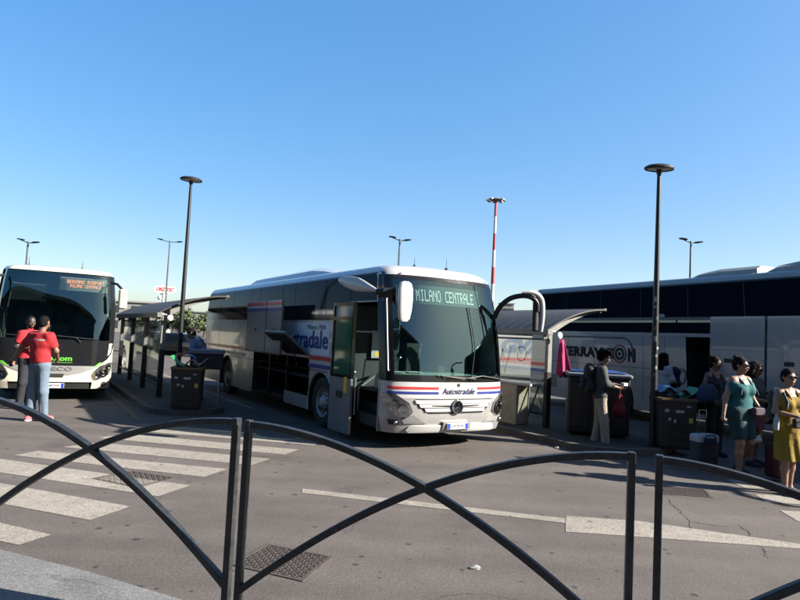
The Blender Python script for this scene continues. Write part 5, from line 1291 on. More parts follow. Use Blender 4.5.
def person(name,loc,rz,H,label,j={},fat=1.0,fem=False,head=(0,0),skin='skin_tan',hair=('short','hair_dark'),top=None,bottom=None,shoes='shoe_white',glasses=False,curl=(.5,.5),palm=None,h=.0085,group=None,extra=None,z0=0):
    r=empty('person',(loc[0],loc[1],z0),rz,label,'person'); r.scale=(H/1.75,)*3
    J=dict(pel=(0,0,.95),wai=(0,0,1.10),che=(0,.005,1.30),nek=(0,.01,1.47),hd=(0,-.005,1.635),
      shL=(.168,.01,1.405),shR=(-.168,.01,1.405),elL=(.225,.03,1.14),elR=(-.225,.03,1.14),wrL=(.235,-.03,.90),wrR=(-.235,-.03,.90),
      hiL=(.085,0,.93),hiR=(-.085,0,.93),knL=(.095,-.015,.50),knR=(-.095,-.015,.50),anL=(.10,.02,.085),anR=(-.10,.02,.085),toL=(.12,-.15,.03),toR=(-.12,-.15,.03))
    if fem: J.update(shL=(.155,.01,1.41),shR=(-.155,.01,1.41),elL=(.20,.03,1.14),elR=(-.20,.03,1.14),wrL=(.215,-.03,.905),wrR=(-.215,-.03,.905))
    J.update(j); J={k:np.array(v,float) for k,v in J.items()}; f=fat; fl=.9 if fem else 1
    def torso(o=0,kk=1):
        p=[cap(J['pel']+(-.065*f,0,-.02),J['pel']+(.065*f,0,-.02),.112*f+o,ky=.92),cap(J['wai']+(-.045*f,0,0),J['wai']+(.045*f,0,0),(.098 if fem else .108)*f+o,ky=.88),
           cap(J['che']+(-.075*f,0,0),J['che']+(.075*f,0,0),(.108 if fem else .118)*f+o,ky=.86),cap(J['pel'],J['wai'],.12*f+o,.11*f+o,ky=.86),cap(J['wai'],J['che'],.115*f+o,.12*f+o,ky=.86),
           cap(J['shR']*.86+J['nek']*.14-(0,0,.01),J['shL']*.86+J['nek']*.14-(0,0,.01),.058+o,ky=.95),cap(J['che'],J['nek']-(0,0,.06),.11*f+o,.07+o,ky=.8)]
        for s_ in 'LR': p.append(cap(J['nek']-(0,-.01,.045),J['nek']*.38+J['sh'+s_]*.62-(0,0,.005),.048+o,.050+o))
        if fem: p+=[cap(J['che']+(s*.062*f,-.066*f,-.02),J['che']+(s*.066*f,-.074*f,-.035),.056*f+o,k=.05) for s in (-1,1)]
        return p
    def arm(s,o=0,t0=0,t1=2,flat=False):
        S,E,W=J['sh'+s],J['el'+s],J['wr'+s]; out=[]
        def seg(A,B,ra,rb,u0,u1):
            if u1<=u0: return
            a=A+(B-A)*u0; b=A+(B-A)*u1; d=(B-A)/np.linalg.norm(B-A); q=cap(a,b,ra+(rb-ra)*u0+o,ra+(rb-ra)*u1+o)
            if flat and u1<1: q['clip']=[(b,d)]
            out.append(q)
        seg(S,E,.050*fl*f**.5,.039*fl*f**.5,max(0,t0),min(1,t1)); seg(E,W,.039*fl*f**.5,.026*fl,max(0,t0-1),min(1,t1-1)); return out
    def leg(s,o=0,t1=2,flat=False):
        A,B,C_=J['hi'+s],J['kn'+s],J['an'+s]; out=[]
        u=min(1,t1); b=A+(B-A)*u; q=cap(A,b,.088*f+o,(.088*f+(.055*f**.5-.088*f)*u)+o)
        if flat and t1<1: q['clip']=[(b,(B-A)/np.linalg.norm(B-A))]
        out.append(q)
        if t1>1:
            u=t1-1; m=B+(C_-B)*.35+np.array((0,.012,0)); c=B+(C_-B)*u
            q=cap(B,m if u>.35 else c,.053*f**.5+o,.050*f**.5+o); out.append(q)
            if u>.35: q=cap(m,c,.050*f**.5+o,(.050+(.034-.050)*(u-.35)/.65)*f**.5+o); out.append(q)
            if flat and u<1: out[-1]['clip']=[(c,(C_-B)/np.linalg.norm(C_-B))]
        return out
    hr=rot3(*head); hc=J['hd']
    hp=lambda x,y,z: hc+hr@np.array((x,y,z))
    irot=hr
    ell=lambda c,rx,ry,rz_,**k: dict(a=hp(*c),b=hp(*c)+1e-6,ra=1.0*rx,rb=1.0*rx,kx=1,ky=ry/rx,kz=rz_/rx,rot=irot,**k)
    body=torso()+arm('L')+arm('R')+leg('L')+leg('R')
    body+=[cap(J['nek']-(0,0,.05),hp(0,.015,-.05),.052*fl,.050*fl)]
    body+=[ell((0,.012,.03),.074,.094,.088),ell((0,-.022,-.035),.058,.066,.075,k=.03),cap(hp(0,-.045,-.095),hp(0,-.055,-.085),.026,.024,k=.03)]
    body+=[cap(hp(0,-.083,.0),hp(0,-.103,-.033),.010,.014,k=.012),cap(hp(-.03,-.082,.022),hp(.03,-.082,.022),.011,k=.012),cap(hp(-.018,-.088,-.062),hp(.018,-.088,-.062),.010,k=.01)]
    for s in (-1,1): body+=[ell((s*.074,.012,-.005),.012,.02,.032,k=.006),cap(hp(s*.035,-.066,-.03),hp(s*.035,-.06,-.03),.024,k=.02)]
    for s in (-1,1): body.append(dict(cap(hp(s*.031,-.098,.005),hp(s*.031,-.098,.004),.014),neg=True))
    pn=palm or {}
    body+=hand(J,J['wrL'],J['elL'],pn.get('L',(-1,-.2,0)),curl[0],1,True)+hand(J,J['wrR'],J['elR'],pn.get('R',(1,-.2,0)),curl[1],1,False)
    for s in 'LR':
        A,Tt=J['an'+s],J['to'+s]; heel=A+np.array((0,.035,-.05)); body+=[cap(A,heel,.036,.032),cap(A-(0,0,.03),Tt,.036,.026,k=.03),cap(heel,Tt,.03,.028)]
    V,F=skin_net(body,h,.035); mesh_from(V,F,'body',skin,r)
    # eyes, mouth
    mb=MB()
    if not glasses:
        for s in (-1,1): mb.ell(tuple(hp(s*.031,-.080,.004)),(.010,.008,.006),8,6)
        mb.build('eyes','eye',r)
        mb=MB()
        for s in (-1,1): mb.ell(tuple(hp(s*.031,-.086,.004)),(.0065,.004,.0055),8,6)
        mb.build('irises','hair_dark',r)
    else:
        for s in (-1,1):
            mt=Matrix(hr.tolist()).to_4x4(); mb.ell((0,0,0),(.032,.008,.023),14,8,T(*hp(s*.036,-.103,.004))@mt)
            mb.tube([hp(s*.068,-.098,.012),hp(s*.082,-.02,.012)],.004,5)
        mb.tube([hp(-.015,-.108,.012),hp(.015,-.108,.012)],.005,5); mb.build('sunglasses','sunglass',r)
    mb=MB(); mt=Matrix(hr.tolist()).to_4x4(); mb.ell((0,0,0),(.023,.008,.008),12,6,T(*hp(0,-.096,-.062))@mt); mb.build('lips','lip',r)
    # hair
    kind,hm=hair; hprm=[]; 
    vol=dict(short=.008,buzz=.000,curly=.020,bun=.008,long=.014)[kind]
    cut=[(hp(0,-.052,.035),hr@np.array((0,-1,-.75)))] if kind!='long' else [(hp(0,-.060,.035),hr@np.array((0,-1,-.6)))]
    hprm.append(dict(ell((0,.016,.033),.075+vol,.095+vol,.088+vol),clip=cut))
    if kind in ('short','curly','buzz','bun'): hprm.append(dict(ell((0,.045,-.01),.070+vol*.6,.068+vol*.6,.082),clip=[(hp(0,.012,0),hr@np.array((0,-1,0)))]))
    if kind=='curly': hprm+=[ell((x,y,z),.034,.034,.03,k=.012) for x,y,z in ((-.05,-.06,.10),(.0,-.075,.11),(.05,-.06,.10),(-.06,.0,.12),(.06,.01,.12),(0,.05,.13),(0,-.01,.135),(-.07,.05,.07),(.07,.05,.07),(0,.10,.08))]
    if kind=='bun': hprm+=[ell((0,.085,.105),.036,.036,.034,k=.012)]+[ell((x,.02+y,.10),.03,.05,.022,k=.015) for x,y in ((-.04,0),(0,.01),(.04,0))]
    if kind=='long':
        for s in (-1,1): hprm+=[cap(hp(s*.072,.02,.04),hp(s*.115,.03,-.12),.042,.052,k=.03),cap(hp(s*.115,.03,-.12),hp(s*.12,.02,-.24),.050,.022,k=.03),cap(hp(s*.06,.06,-.05),hp(s*.07,.06,-.30),.05,.02,k=.02)]
        hprm+=[cap(hp(0,.075,.02),hp(0,.085,-.25),.07,.05,k=.04)]
    V,F=skin_net(hprm,.007,.02)
    Lc=(V-hc)@hr; th_=np.arctan2(Lc[:,0],Lc[:,1]); amp=dict(short=.0022,buzz=.0005,curly=.004,bun=.0030,long=.0055)[kind]
    V=V+((Lc*np.array([1,1,.15]))/np.maximum(np.linalg.norm(Lc,axis=1),.03)[:,None]*(amp*(np.sin(th_*23+Lc[:,2]*18)+.7*np.sin(th_*41-Lc[:,2]*35+1)))[:,None])@hr.T
    if kind in('curly','long','bun'): V=V+rng.normal(size=V.shape)*.0022
    ns=dict(short=40,buzz=0,curly=110,bun=70,long=170)[kind]; me_v=V.tolist(); FF=[tuple(f) for f in F.tolist()]
    rs=np.random.default_rng(int(abs(loc[0]*100)))
    for q in range(ns):
        p=V[rs.integers(len(V))]; o=(p-hc); o=o/max(np.linalg.norm(o),1e-3); Ls=dict(short=.025,curly=.045,bun=.05,long=.11)[kind]*rs.uniform(.5,1.3)
        side=rs.normal(size=3)*.3; pts=[p-o*.004,p+o*Ls*.25+side*Ls*.2+np.array((0,0,-.15*Ls)),p+o*Ls*(.4 if kind!='long' else .15)+side*Ls*.5+np.array((0,0,-.9*Ls if kind in('long','bun') else .1*Ls))]
        wv=np.cross(o,rs.normal(size=3)); wv=wv/max(np.linalg.norm(wv),1e-3)*.0032; n0=len(me_v)
        me_v+=[(pts[0]-wv).tolist(),(pts[0]+wv).tolist(),(pts[1]+wv*.8).tolist(),(pts[1]-wv*.8).tolist(),pts[2].tolist()]; FF+=[(n0,n0+1,n0+2,n0+3),(n0+3,n0+2,n0+4)]
    me=bpy.data.meshes.new('hair'); me.from_pydata(me_v,[],FF); me.polygons.foreach_set('use_smooth',[True]*len(me.polygons)); me.materials.append(M[hm]); ho=bpy.data.objects.new('hair',me); COL.objects.link(ho); ho.parent=r
    # clothes
    if top:
        k=top['kind']; o=.018; zt=top.get('z',.93)
        if k in('polo','shirt','jacket'):
            hem=J['pel']+(0,0,.0); pr=torso(o)+[cap(J['che'],hem,.122*f,.130*f,ky=.84,fold=(.006,5))]+arm('L',o+.008,0,top.get('sl',.62),True)+arm('R',o+.008,0,top.get('sl',.62),True)
            V,F=skin_net(pr,.010,.055,[((0,0,zt),(0,0,-1)),(J['nek']+(0,0,.005),(0,.25,1))]); mesh_from(V,F,'shirt',top['m'],r)
            cl=[cap(J['nek']-(0,0,.03),J['nek']+(0,.0,.03),.064,.060,clip=[(J['nek']+(0,0,.035),(0,.35,1)),(J['nek']-(0,0,.03),(0,0,-1))])]
            V,F=skin_net(cl,.008,.01); mesh_from(V,F,'collar',top['m'],r)
        if k in('tank','dress'):
            pr=torso(.014)
            planes=[(J['che']+(0,-.10,.070),(0,-.45,1)),(J['che']+(0,0,.10),(0,0.25,1))]
            if k=='dress':
                zt=top['z']; c=(J['hiL']+J['hiR'])/2; kn=(J['knL']+J['knR'])/2; b=np.array((kn[0],kn[1]-.01,zt))
                pr+=[cap(J['wai'],c,.125*f,.165*f,ky=.84),cap(c,b,.165*f,.170*f,ky=.85,fold=(.017,8),clip=[(b,(0,0,-1))])]
            V,F=skin_net(pr,.010,.03,planes+[((0,0,zt),(0,0,-1))]); mesh_from(V,F,'dress' if k=='dress' else 'top',top['m'],r)
            mb=MB()
            for s in (-1,1):
                mb.tube([J['che']+(s*.07,-.118*f,.02),J['che']+(s*.085,-.090*f,.085),J['nek']+(s*.088,-.045,-.022),J['nek']+(s*.090,.01,-.002),J['nek']+(s*.090,.055,-.04),J['che']+(s*.08,.105,.06)],.017,6)
            mb.build('strap',top['m'],r)
    if bottom:
        k=bottom['kind']
        if k in('trousers','shorts'):
            t1=1.93 if k=='trousers' else bottom.get('t',.75); o=bottom.get('o',.014)
            pr=[cap(J['pel']+(-.065*f,0,-.02),J['pel']+(.065*f,0,-.02),.112*f+.012,ky=.92),cap(J['pel'],J['pel']+(0,0,.05),.12*f+.008,ky=.9)]
            if k=='shorts': pr+=leg('L',o,t1,True)+leg('R',o,t1,True)
            else:
                for s_ in 'LR':
                    A,B,C2=J['hi'+s_],J['kn'+s_],J['an'+s_]; E_=B+(C2-B)*.97
                    pr+=[cap(A,B,.096*f,.074*f+o*.4,fold=(.004,4)),cap(B,E_,.073*f+o*.4,.064*f+o*.5,fold=(.006,3),clip=[(E_,(C2-B)/np.linalg.norm(C2-B))])]
            V,F=skin_net(pr,.010,.035,[(J['pel']+(0,0,.07),(0,0,1))]); mesh_from(V,F,'trousers' if k=='trousers' else 'shorts',bottom['m'],r)
        if k=='skirt':
            c=(J['hiL']+J['hiR'])/2; b=np.array((c[0],c[1],bottom['z'])); pr=[cap(J['pel']+(0,0,.06),c,.115*f,.145*f,ky=.85),cap(c,b,.145*f,.17*f,ky=.9,fold=(.012,8),clip=[(b,(0,0,-1))])]
            V,F=skin_net(pr,.010,.03,[(J['pel']+(0,0,.08),(0,0,1))]); mesh_from(V,F,'skirt',bottom['m'],r)
    if shoes:
        for s in 'LR':
            A,Tt=J['an'+s],J['to'+s]; heel=A+np.array((0,.035,-.05)); low=Tt[2]-.035 if abs(Tt[2]-.03)<.02 else None
            pr=[cap(A+(0,0,-.01),heel,.046,.040),cap(A-(0,0,.02),Tt,.044,.033,k=.03),cap(heel,Tt,.038,.036)]
            pl=[(A+(0,0,.03),(0,0,1))]
            if low is not None: pl.append(((0,0,.0),(0,0,-1)))
            V,F=skin_net(pr,.009,.02,pl); so_=mesh_from(V,F,'shoe',shoes,r)
            zz=heel[2]-.036 if low is None else 0.0
            V,F=skin_net([cap((heel[0],heel[1],zz+.012),(Tt[0],Tt[1],zz+.012+(0 if low is not None else Tt[2]-heel[2])),.046,.041)],.008,.02,[((0,0,zz+.026 if low is not None else 9),(0,0,1)),((0,0,min(zz,0) if low is not None else -9),(0,0,-1))]); mesh_from(V,F,'sole','signwhite' if shoes in('shoe_pink','shoe_white') else 'rubber',so_)
    else:
        for s in 'LR':
            A,Tt=J['an'+s],J['to'+s]; mb=MB(); c=(A+Tt)/2; mb.tube([(A[0],A[1]+.05,.008),(Tt[0],Tt[1]-.02,.008)],.042,8); mb.v=[(x,y,min(z,.014)) for x,y,z in mb.v]
            d=(Tt-A)[:2]; mb.tube([Tt+(-.045,.05,-.015),Tt+(0,.05,.022),Tt+(.045,.05,-.015)],.009,5); mb.tube([A+(-.04,.0,-.04),A+(0,-.06,-.005),A+(.04,0,-.04)],.008,5); mb.build('sandal','sandal',r)
    if extra: extra(r,J)
    return r,J
def backpack(parent_name,loc,rz,m,label,z,s=1.0,cat='backpack'):
    r=empty('backpack',(loc[0],loc[1],z),rz,label,cat)
    V,F=skin_net([cap((-.09,0,-.14),(.09,0,-.14),.085,ky=.9),cap((-.08,0,.12),(.08,0,.12),.08,ky=.85),cap((0,0,-.12),(0,0,.14),.13,.12,ky=.7)],.012,.05); mesh_from(V*s,F,'bag',m,r)
    V,F=skin_net([cap((-.06,.10,-.12),(.06,.10,-.12),.045),cap((-.06,.10,-.02),(.06,.10,-.02),.04)],.012,.04); mesh_from(V*s,F,'pocket',m,r)
    mb=MB()
    for x in (-.09,.09): mb.tube([(x,-.06,.19),(x*1.05,-.18,.20),(x*1.15,-.27,.08),(x*1.1,-.22,-.12),(x,-.07,-.18)],.014,6)
    mb.v=[tuple(Vector(v)*s) for v in mb.v]; mb.build('strap',m,r); return r
def W2(rz,loc,v,sc_=1,z0=0):
    c,s=math.cos(rz),math.sin(rz); return (loc[0]+(v[0]*c-v[1]*s)*sc_,loc[1]+(v[0]*s+v[1]*c)*sc_,z0+v[2]*sc_)

# man in red polo, back to the camera (faces away and to the left)
def bt(r,J):
    v,f=text2d('terravision',.19,.040,.05); mb=MB(); mb.add([(.03-a,.118+.0,1.33+b) for a,b in v],f)
    mb.v=[(x,.135-.9*x*x,z) for x,y,z in mb.v]; mb.build('shirt_letters','signwhite',r)
    v,f=text2d('staff',.05,.014,.03); mb=MB(); mb.add([(.025-a,.074,1.475+b) for a,b in v],f); mb.build('collar_letters','signwhite',r)
person('person',(-6.55,11.5),R(168),1.93,'man in red polo shirt and light blue jeans, back to the camera, pink shoes',
  j=dict(elR=(-.23,-.08,1.17),wrR=(-.10,-.28,1.02),elL=(.38,.0,1.20),wrL=(.60,-.10,1.00),anL=(.10,.03,.085),anR=(-.09,-.08,.085),toR=(-.09,-.25,.03),toL=(.14,-.13,.03),hd=(0,-.03,1.63)),
  head=(12,12),skin='skin_tan',hair=('buzz','hair_dark'),top=dict(kind='polo',m='cloth_red',sl=.75,z=.97),bottom=dict(kind='trousers',m='jeans'),shoes='shoe_pink',curl=(1.2,.9),extra=bt)
mb=MB(); mb.rbox(-.035,-.012,-.07,.035,.012,.07,.01); p=W2(R(168),(-6.55,11.5),(.70,-.15,.92),1.93/1.75); tag(mb.build('handset','plastic',loc=p,rz=.3),'black handset held by the front man in red','handset')
mb=MB(); mb.rbox(-.09,-.05,-.06,.09,.05,.06,.03); p=W2(R(168),(-6.55,11.5),(.13,.08,.98),1.93/1.75); tag(mb.build('waist_pouch','cloth_dark',loc=p,rz=.2),'black pouch clipped to the belt of the front man in red','pouch')
person('person',(-7.66,13.0),R(75),1.92,'dark skinned man in red polo and dark trousers, half hidden behind the other red polo',
  j=dict(elR=(-.24,.04,1.16),wrR=(-.12,-.20,1.14),elL=(.24,.0,1.16),wrL=(.10,-.22,1.10)),head=(-25,6),skin='skin_dark',hair=('buzz','hair_dark'),top=dict(kind='polo',m='cloth_red',sl=.7,z=.95),bottom=dict(kind='trousers',m='cloth_dark'),shoes='cloth_dark',curl=(1.0,.8))
# man in blue shirt behind the bin
person('person',(-4.75,15.2),R(-75),1.80,'man in light blue shirt with a shoulder strap, bent over behind the left recycling bin',
  j=dict(che=(0,-.10,1.27),nek=(0,-.19,1.40),hd=(0,-.27,1.54),shL=(.17,-.17,1.36),shR=(-.17,-.17,1.36),elL=(.22,-.24,1.10),elR=(-.23,-.22,1.10),wrL=(.14,-.44,1.05),wrR=(-.14,-.44,1.05)),
  head=(0,28),skin='skin_tan',hair=('short','hair_dark'),top=dict(kind='shirt',m='cloth_blue',sl=.8,z=.93),bottom=dict(kind='trousers',m='cloth_dark'),shoes='cloth_dark',z0=.12,h=.010,
  extra=lambda r,J: MB().tube([(.15,-.22,1.44),(.03,-.22,1.22),(-.12,-.05,1.02),(-.1,.10,1.05),(.06,.07,1.3),(.15,-.08,1.45)],.016,6).build('shoulder_strap','cloth_dark',r))
# grey equipment case on the trolley beside him
r=empty('equipment_case',(-4.35,14.35,.12),.25,'grey topped dark case standing behind the left recycling bin','case')
mb=MB(); mb.rbox(-.36,-.24,.80,.36,.24,1.14,.03); mb.build('case_body','box',r)
mb=MB(); mb.rbox(-.38,-.26,1.14,.38,.26,1.24,.03); mb.build('case_lid','boxgrey',r)
for x in (-.3,.3):
    for y in (-.2,.2): mb=MB(); mb.tube([(x,y,0),(x,y,.8)],.018,6); mb.build('leg','steel',r)
# man with the backpack
BK=(3.80,11.62); brz=R(82)
person('person',BK,brz,1.79,'young man with dark curly hair, black jacket, beige trousers and white shoes, standing side on',
  j=dict(hd=(0,-.045,1.63),elL=(.20,-.06,1.16),wrL=(.15,-.30,1.14),elR=(-.21,-.05,1.16),wrR=(-.14,-.29,1.10),anL=(.09,.06,.085),toL=(.10,-.12,.03),anR=(-.10,-.10,.085),toR=(-.11,-.27,.03),knL=(.09,.0,.5),knR=(-.09,-.06,.5)),
  head=(0,14),skin='skin_light',hair=('curly','hair_dark'),top=dict(kind='jacket',m='cloth_grey',sl=1.6,z=.88),bottom=dict(kind='trousers',m='khaki',o=.018),shoes='shoe_white',curl=(1.2,1.0),palm=dict(L=(0,0,-1),R=(0,0,1)),z0=.0)
backpack('b',W2(brz,BK,(0,.21,0),1.02)[:2],brz,'cloth_dark','black backpack worn by the young man beside the large container',1.26,1.12)
r=empty('carrier_bag',(*W2(brz,BK,(.10,-.36,0),1.02)[:2],.70),brz,'red bag hanging from the hand of the young man in black jacket','bag')
V,F=skin_net([cap((0,0,-.02),(0,0,.22),.13,.07,ky=.8,fold=(.008,6)),cap((-.05,0,.0),(.05,0,.0),.11)],.011,.04); mesh_from(V,F,'bag','bag_red',r)
mb=MB(); mb.tube([(-.04,0,.26),(0,0,.42),(.04,0,.26)],.008,5); mb.build('handle','bag_red',r)
mb=MB(); mb.rbox(-.05,-.05,-.03,.05,.05,.03,.015); tag(mb.build('paper_packet','signwhite',loc=W2(brz,BK,(.05,-.42,1.16),1.02),rz=.3),'white and red packet held by the young man in black jacket','packet')
# woman in white behind the right lamp post
person('person',(6.02,14.1),R(115),1.66,'woman in white top with long black hair, standing behind the right lamp post',
  j=dict(elL=(.20,-.06,1.15),wrL=(.12,-.28,1.05),elR=(-.20,-.06,1.15),wrR=(-.12,-.28,1.05)),fem=True,head=(0,10),skin='skin_tan',hair=('long','hair_dark'),top=dict(kind='shirt',m='cloth_white',sl=1.5,z=.86),bottom=dict(kind='trousers',m='cloth_dark'),shoes='cloth_dark',z0=.12,h=.010)
backpack('b',(6.35,14.28),R(115),'cloth_dark','black backpack worn by the woman in the white top',1.25,.95)
# teal woman with trolley case
TL=(5.27,9.58)
def belt(r,J):
    mb=MB(); n=24; mb.tube([(.155*math.cos(t),.125*math.sin(t),1.02) for t in np.linspace(0,2*PI,n)],.012,5); mb.build('belt','cloth_dark',r)
person('person',TL,R(22),1.80,'woman in teal sleeveless top and dark teal shorts walking with a trolley case, sunglasses',
  j=dict(elR=(-.26,.03,1.15),wrR=(-.33,.0,.92),elL=(.26,.02,1.16),wrL=(.36,-.08,.95),knL=(.13,-.07,.50),anL=(.17,.15,.13),toL=(.18,.02,.04),knR=(-.08,-.08,.50),anR=(-.08,-.06,.085),toR=(-.10,-.23,.03)),
  fat=1.27,fem=True,head=(18,4),skin='skin_light',hair=('bun','hair_brown'),glasses=True,top=dict(kind='tank',m='cloth_teal',z=.98),bottom=dict(kind='shorts',m='teal_dark',t=.88,o=.03),shoes='cloth_grey',curl=(.5,1.6),h=.008,extra=belt)
mb=MB(); mb.rbox(-.11,-.05,-.06,.11,.05,.06,.035); tag(mb.build('waist_pouch','pouch',loc=W2(R(22),TL,(.12,-.20,.97),1.03),rz=R(22)),'dusky pink pouch on the belt of the woman in teal','pouch')
mb=MB()
V,F=skin_net([cap((-.06,0,-.08),(.06,0,-.08),.05),cap((-.05,0,.08),(.05,0,.08),.045),cap((0,0,0),(0,0,.02),.1,ky=.6)],.012,.04)
bp=empty('backpack',(*W2(R(22),TL,(0,.20,0))[:2],1.24),R(22),'black backpack worn by the woman in teal','backpack')
V,F=skin_net([cap((-.08,0,-.14),(.08,0,-.14),.08),cap((-.07,0,.12),(.07,0,.12),.075),cap((0,0,-.1),(0,0,.12),.12,ky=.7)],.012,.05); mesh_from(V,F,'bag','cloth_dark',bp)
mb=MB()
for x in (-.12,.12): mb.tube([(x*.8,-.06,.17),(x*.95,-.16,.225),(x*1.05,-.26,.19),(x*1.2,-.35,.08),(x*1.5,-.36,.0)],.017,6)
mb.build('strap','cloth_dark',bp)
r=empty('trolley_case',(4.93,9.98,0),R(15),'pale grey trolley case with blue trim beside the woman in teal','suitcase')
mb=MB(); mb.rbox(-.20,-.12,.07,.20,.12,.50,.06); mb.build('case_body','cloth_grey',r)
mb=MB(); mb.rbox(-.205,-.125,.42,.205,.125,.56,.06); mb.build('case_lid','lidgrey',r)
mb=MB(); mb.rbox(-.12,-.14,.42,.12,-.12,.50,.02,axis='y'); mb.tube([(-.1,-.13,.50),(-.08,-.15,.56),(.08,-.15,.56),(.1,-.13,.50)],.012,6); mb.build('trim','bag_blue',r)
mb=MB(); mb.tube([(-.07,.05,.55),(-.07,.05,.93),(.07,.05,.93),(.07,.05,.55)],.010,6); mb.build('pull_handle','plastic',r)
for s in (-1,1): mb=MB(); mb.lathe([(.0005,.02),(.04,.02),(.045,0),(.04,-.02),(.0005,-.02)],12,T(s*.15,.06,.045)@RY(PI/2)); mb.build('wheel','rubber',r)
# woman behind with blue bag
person('person',(5.75,11.3),R(20),1.78,'woman with a ponytail and blue shoulder bag, behind the woman in teal',
  j=dict(elR=(-.26,.02,1.16),wrR=(-.22,-.16,1.02),elL=(.20,-.06,1.15),wrL=(.10,-.26,1.15)),fem=True,head=(35,6),skin='skin_tan',hair=('bun','hair_brown'),top=dict(kind='tank',m='cloth_dark',z=.9),bottom=dict(kind='trousers',m='cloth_dark'),shoes='cloth_dark',h=.010)
V,F=skin_net([cap((-.1,0,0),(.1,0,0),.13,ky=.6),cap((-.08,0,.12),(.08,0,.12),.10,ky=.6)],.012,.05); bb=empty('shoulder_bag',(5.50,11.05,1.08),R(20),'blue shoulder bag at the side of the woman with a ponytail','bag'); mesh_from(V,F,'bag','bag_blue',bb)
mb=MB(); mb.tube([(-.12,0,.14),(-.02,.03,.42),(.12,.02,.14)],.010,5); mb.build('strap','bag_blue',bb)
# long-haired woman in grey top and pink skirt
person('person',(6.05,10.55),R(35),1.72,'long haired woman in grey top and dusky pink skirt, sunglasses, between teal and yellow',
  j=dict(elL=(.20,-.05,1.15),wrL=(.06,-.27,1.17),elR=(-.20,-.05,1.15),wrR=(-.04,-.28,1.10),knL=(.09,-.03,.5)),fem=True,head=(15,8),skin='skin_tan',hair=('long','hair_brown'),glasses=True,top=dict(kind='shirt',m='cloth_grey',sl=.6,z=.92),bottom=dict(kind='skirt',m='cloth_pink',z=.62),shoes='cloth_dark',curl=(1.0,1.0),h=.010)
# woman in yellow dress
YW=(5.36,8.55)
person('person',YW,R(12),1.68,'woman in yellow dress with short dark hair and sunglasses, arms folded over a dark bag',
  j=dict(elR=(-.25,-.03,1.15),wrR=(-.06,-.22,1.10),elL=(.25,-.02,1.13),wrL=(.03,-.24,1.03),knR=(-.08,-.05,.5),anR=(-.09,-.05,.085),toR=(-.12,-.21,.03),knL=(.08,-.0,.50),anL=(.09,.06,.085),toL=(.11,-.10,.03)),
  fat=1.14,fem=True,head=(-5,2),skin='skin_light',hair=('short','hair_dark'),glasses=True,top=dict(kind='dress',m='cloth_yellow',z=.47),shoes=None,curl=(.8,.8),palm=dict(L=(0,.9,-.3),R=(0,.9,-.3)),h=.008)
bp=empty('backpack',(*W2(R(12),YW,(0,.19,0))[:2],1.17),R(12),'black backpack worn by the woman in yellow','backpack')
V,F=skin_net([cap((-.08,0,-.12),(.08,0,-.12),.08),cap((-.07,0,.10),(.07,0,.10),.075),cap((0,0,-.1),(0,0,.12),.12,ky=.7)],.012,.05); mesh_from(V,F,'bag','cloth_grey',bp)
mb=MB()
for x in (-.12,.12): mb.tube([(x*.8,-.05,.15),(x,-.12,.22),(x*1.05,-.24,.18),(x*1.1,-.32,.06),(x*1.3,-.33,-.02)],.02,6)
mb.build('strap','cloth_grey',bp)
r=empty('handbag',(*W2(R(12),YW,(-.02,-.26,0))[:2],.93),R(12),'dark handbag held against the waist of the woman in yellow','bag')
mb=MB(); mb.rbox(-.15,-.035,-.02,.13,.035,.11,.03); mb.build('bag','cloth_dark',r)
mb=MB(); mb.rbox(-.15,-.042,.07,.13,-.03,.11,.01); mb.build('flap','cloth_grey',r)
r=empty('suitcase',(5.72,9.35,0),.2,'dark red suitcase standing behind the woman in yellow','suitcase')
mb=MB(); mb.rbox(-.14,-.13,.06,.14,.13,.55,.05); mb.build('case_body','bag_darkred',r)
mb=MB(); mb.tube([(-.08,.0,.62),(-.08,.0,.92),(.08,.0,.92),(.08,.0,.62)],.010,6); mb.build('pull_handle','plastic',r)
r=empty('water_bottle',(*W2(R(12),YW,(-.24,-.06,0))[:2],.86),0,'pale bottle in the side pocket beside the woman in yellow','bottle')
mb=MB(); mb.lathe([(.0005,0),(.03,.0),(.033,.02),(.033,.15),(.018,.18),(.018,.2)],14); mb.build('bottle','lidgrey',r)
mb=MB(); mb.lathe([(.02,.198),(.02,.225),(.0005,.23)],12); mb.build('cap','noticegrey',r)
# pale cloth bundle and shoes bag on the ground behind
V,F=skin_net([cap((-.05,0,.05),(.04,0,.06),.045,.04),cap((0,.02,.08),(.04,0,.12),.03,.02)],.010,.03); b=mesh_from(V,F,'cloth_bundle','sticker',None); b.location=(5.75,9.95,.45); tag(b,'pale crumpled cloth on a dark bag behind the woman in yellow','cloth')

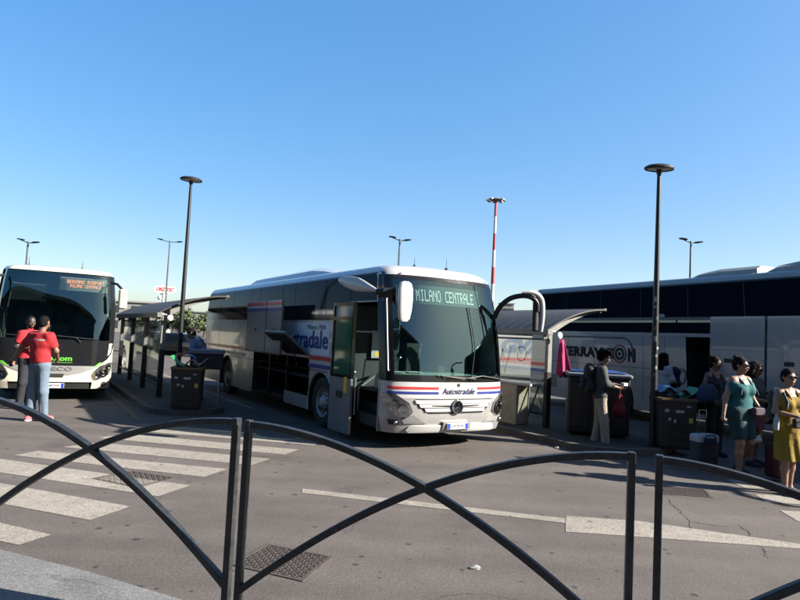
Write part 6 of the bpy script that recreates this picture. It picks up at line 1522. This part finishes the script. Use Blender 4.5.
# ------------------------------------------------------------------ camera, sky and sun
cam=bpy.data.cameras.new('camera'); co=bpy.data.objects.new('camera',cam); COL.objects.link(co)
f_,p_,r_=622.6,.06,.049
fw=Vector((0,math.cos(p_),math.sin(p_))); up=Vector((0,-math.sin(p_),math.cos(p_))); rt=Vector((1,0,0))
rx=math.cos(r_)*rt+math.sin(r_)*up; ux=-math.sin(r_)*rt+math.cos(r_)*up
co.matrix_world=Matrix(((rx.x,ux.x,-fw.x,0),(rx.y,ux.y,-fw.y,0),(rx.z,ux.z,-fw.z,1.85),(0,0,0,1)))
cam.sensor_width=36; cam.lens=f_/800*36; cam.clip_end=2000; cam.clip_start=.05
sc.camera=co
SUN_EL=R(29); s_dir=Vector((.98,-.20,0)).normalized()*math.cos(SUN_EL)+Vector((0,0,math.sin(SUN_EL)))
sl=bpy.data.lights.new('sun','SUN'); sl.energy=5.0; sl.angle=R(.53); sl.color=(1,.93,.82)
so=bpy.data.objects.new('sun',sl); COL.objects.link(so); so.rotation_euler=s_dir.to_track_quat('Z','Y').to_euler()
w=bpy.data.worlds.new('World'); sc.world=w; w.use_nodes=True; nt=w.node_tree; bg=nt.nodes['Background']
sk=nt.nodes.new('ShaderNodeTexSky'); sk.sky_type='NISHITA'; sk.sun_disc=False; sk.sun_elevation=SUN_EL
sk.sun_rotation=math.atan2(s_dir.x,s_dir.y)   # clockwise from +Y
sk.air_density=1.0; sk.dust_density=1.7; sk.ozone_density=3; sk.altitude=200
gm=nt.nodes.new('ShaderNodeGamma'); gm.inputs[1].default_value=SKY_GAMMA; hs=nt.nodes.new('ShaderNodeHueSaturation'); hs.inputs['Saturation'].default_value=SKY_SAT; hs.inputs['Hue'].default_value=SKY_HUE
nt.links.new(sk.outputs[0],gm.inputs[0]); nt.links.new(gm.outputs[0],hs.inputs['Color']); nt.links.new(hs.outputs[0],bg.inputs[0]); bg.inputs[1].default_value=SKY_STRENGTH
sc.view_settings.view_transform='Standard'; sc.view_settings.look='None'; sc.view_settings.gamma=1; sc.view_settings.use_curve_mapping=False
sc.view_settings.exposure=EXPOSURE
sc.cycles.max_bounces=8; sc.cycles.transparent_max_bounces=16; sc.cycles.sample_clamp_indirect=6
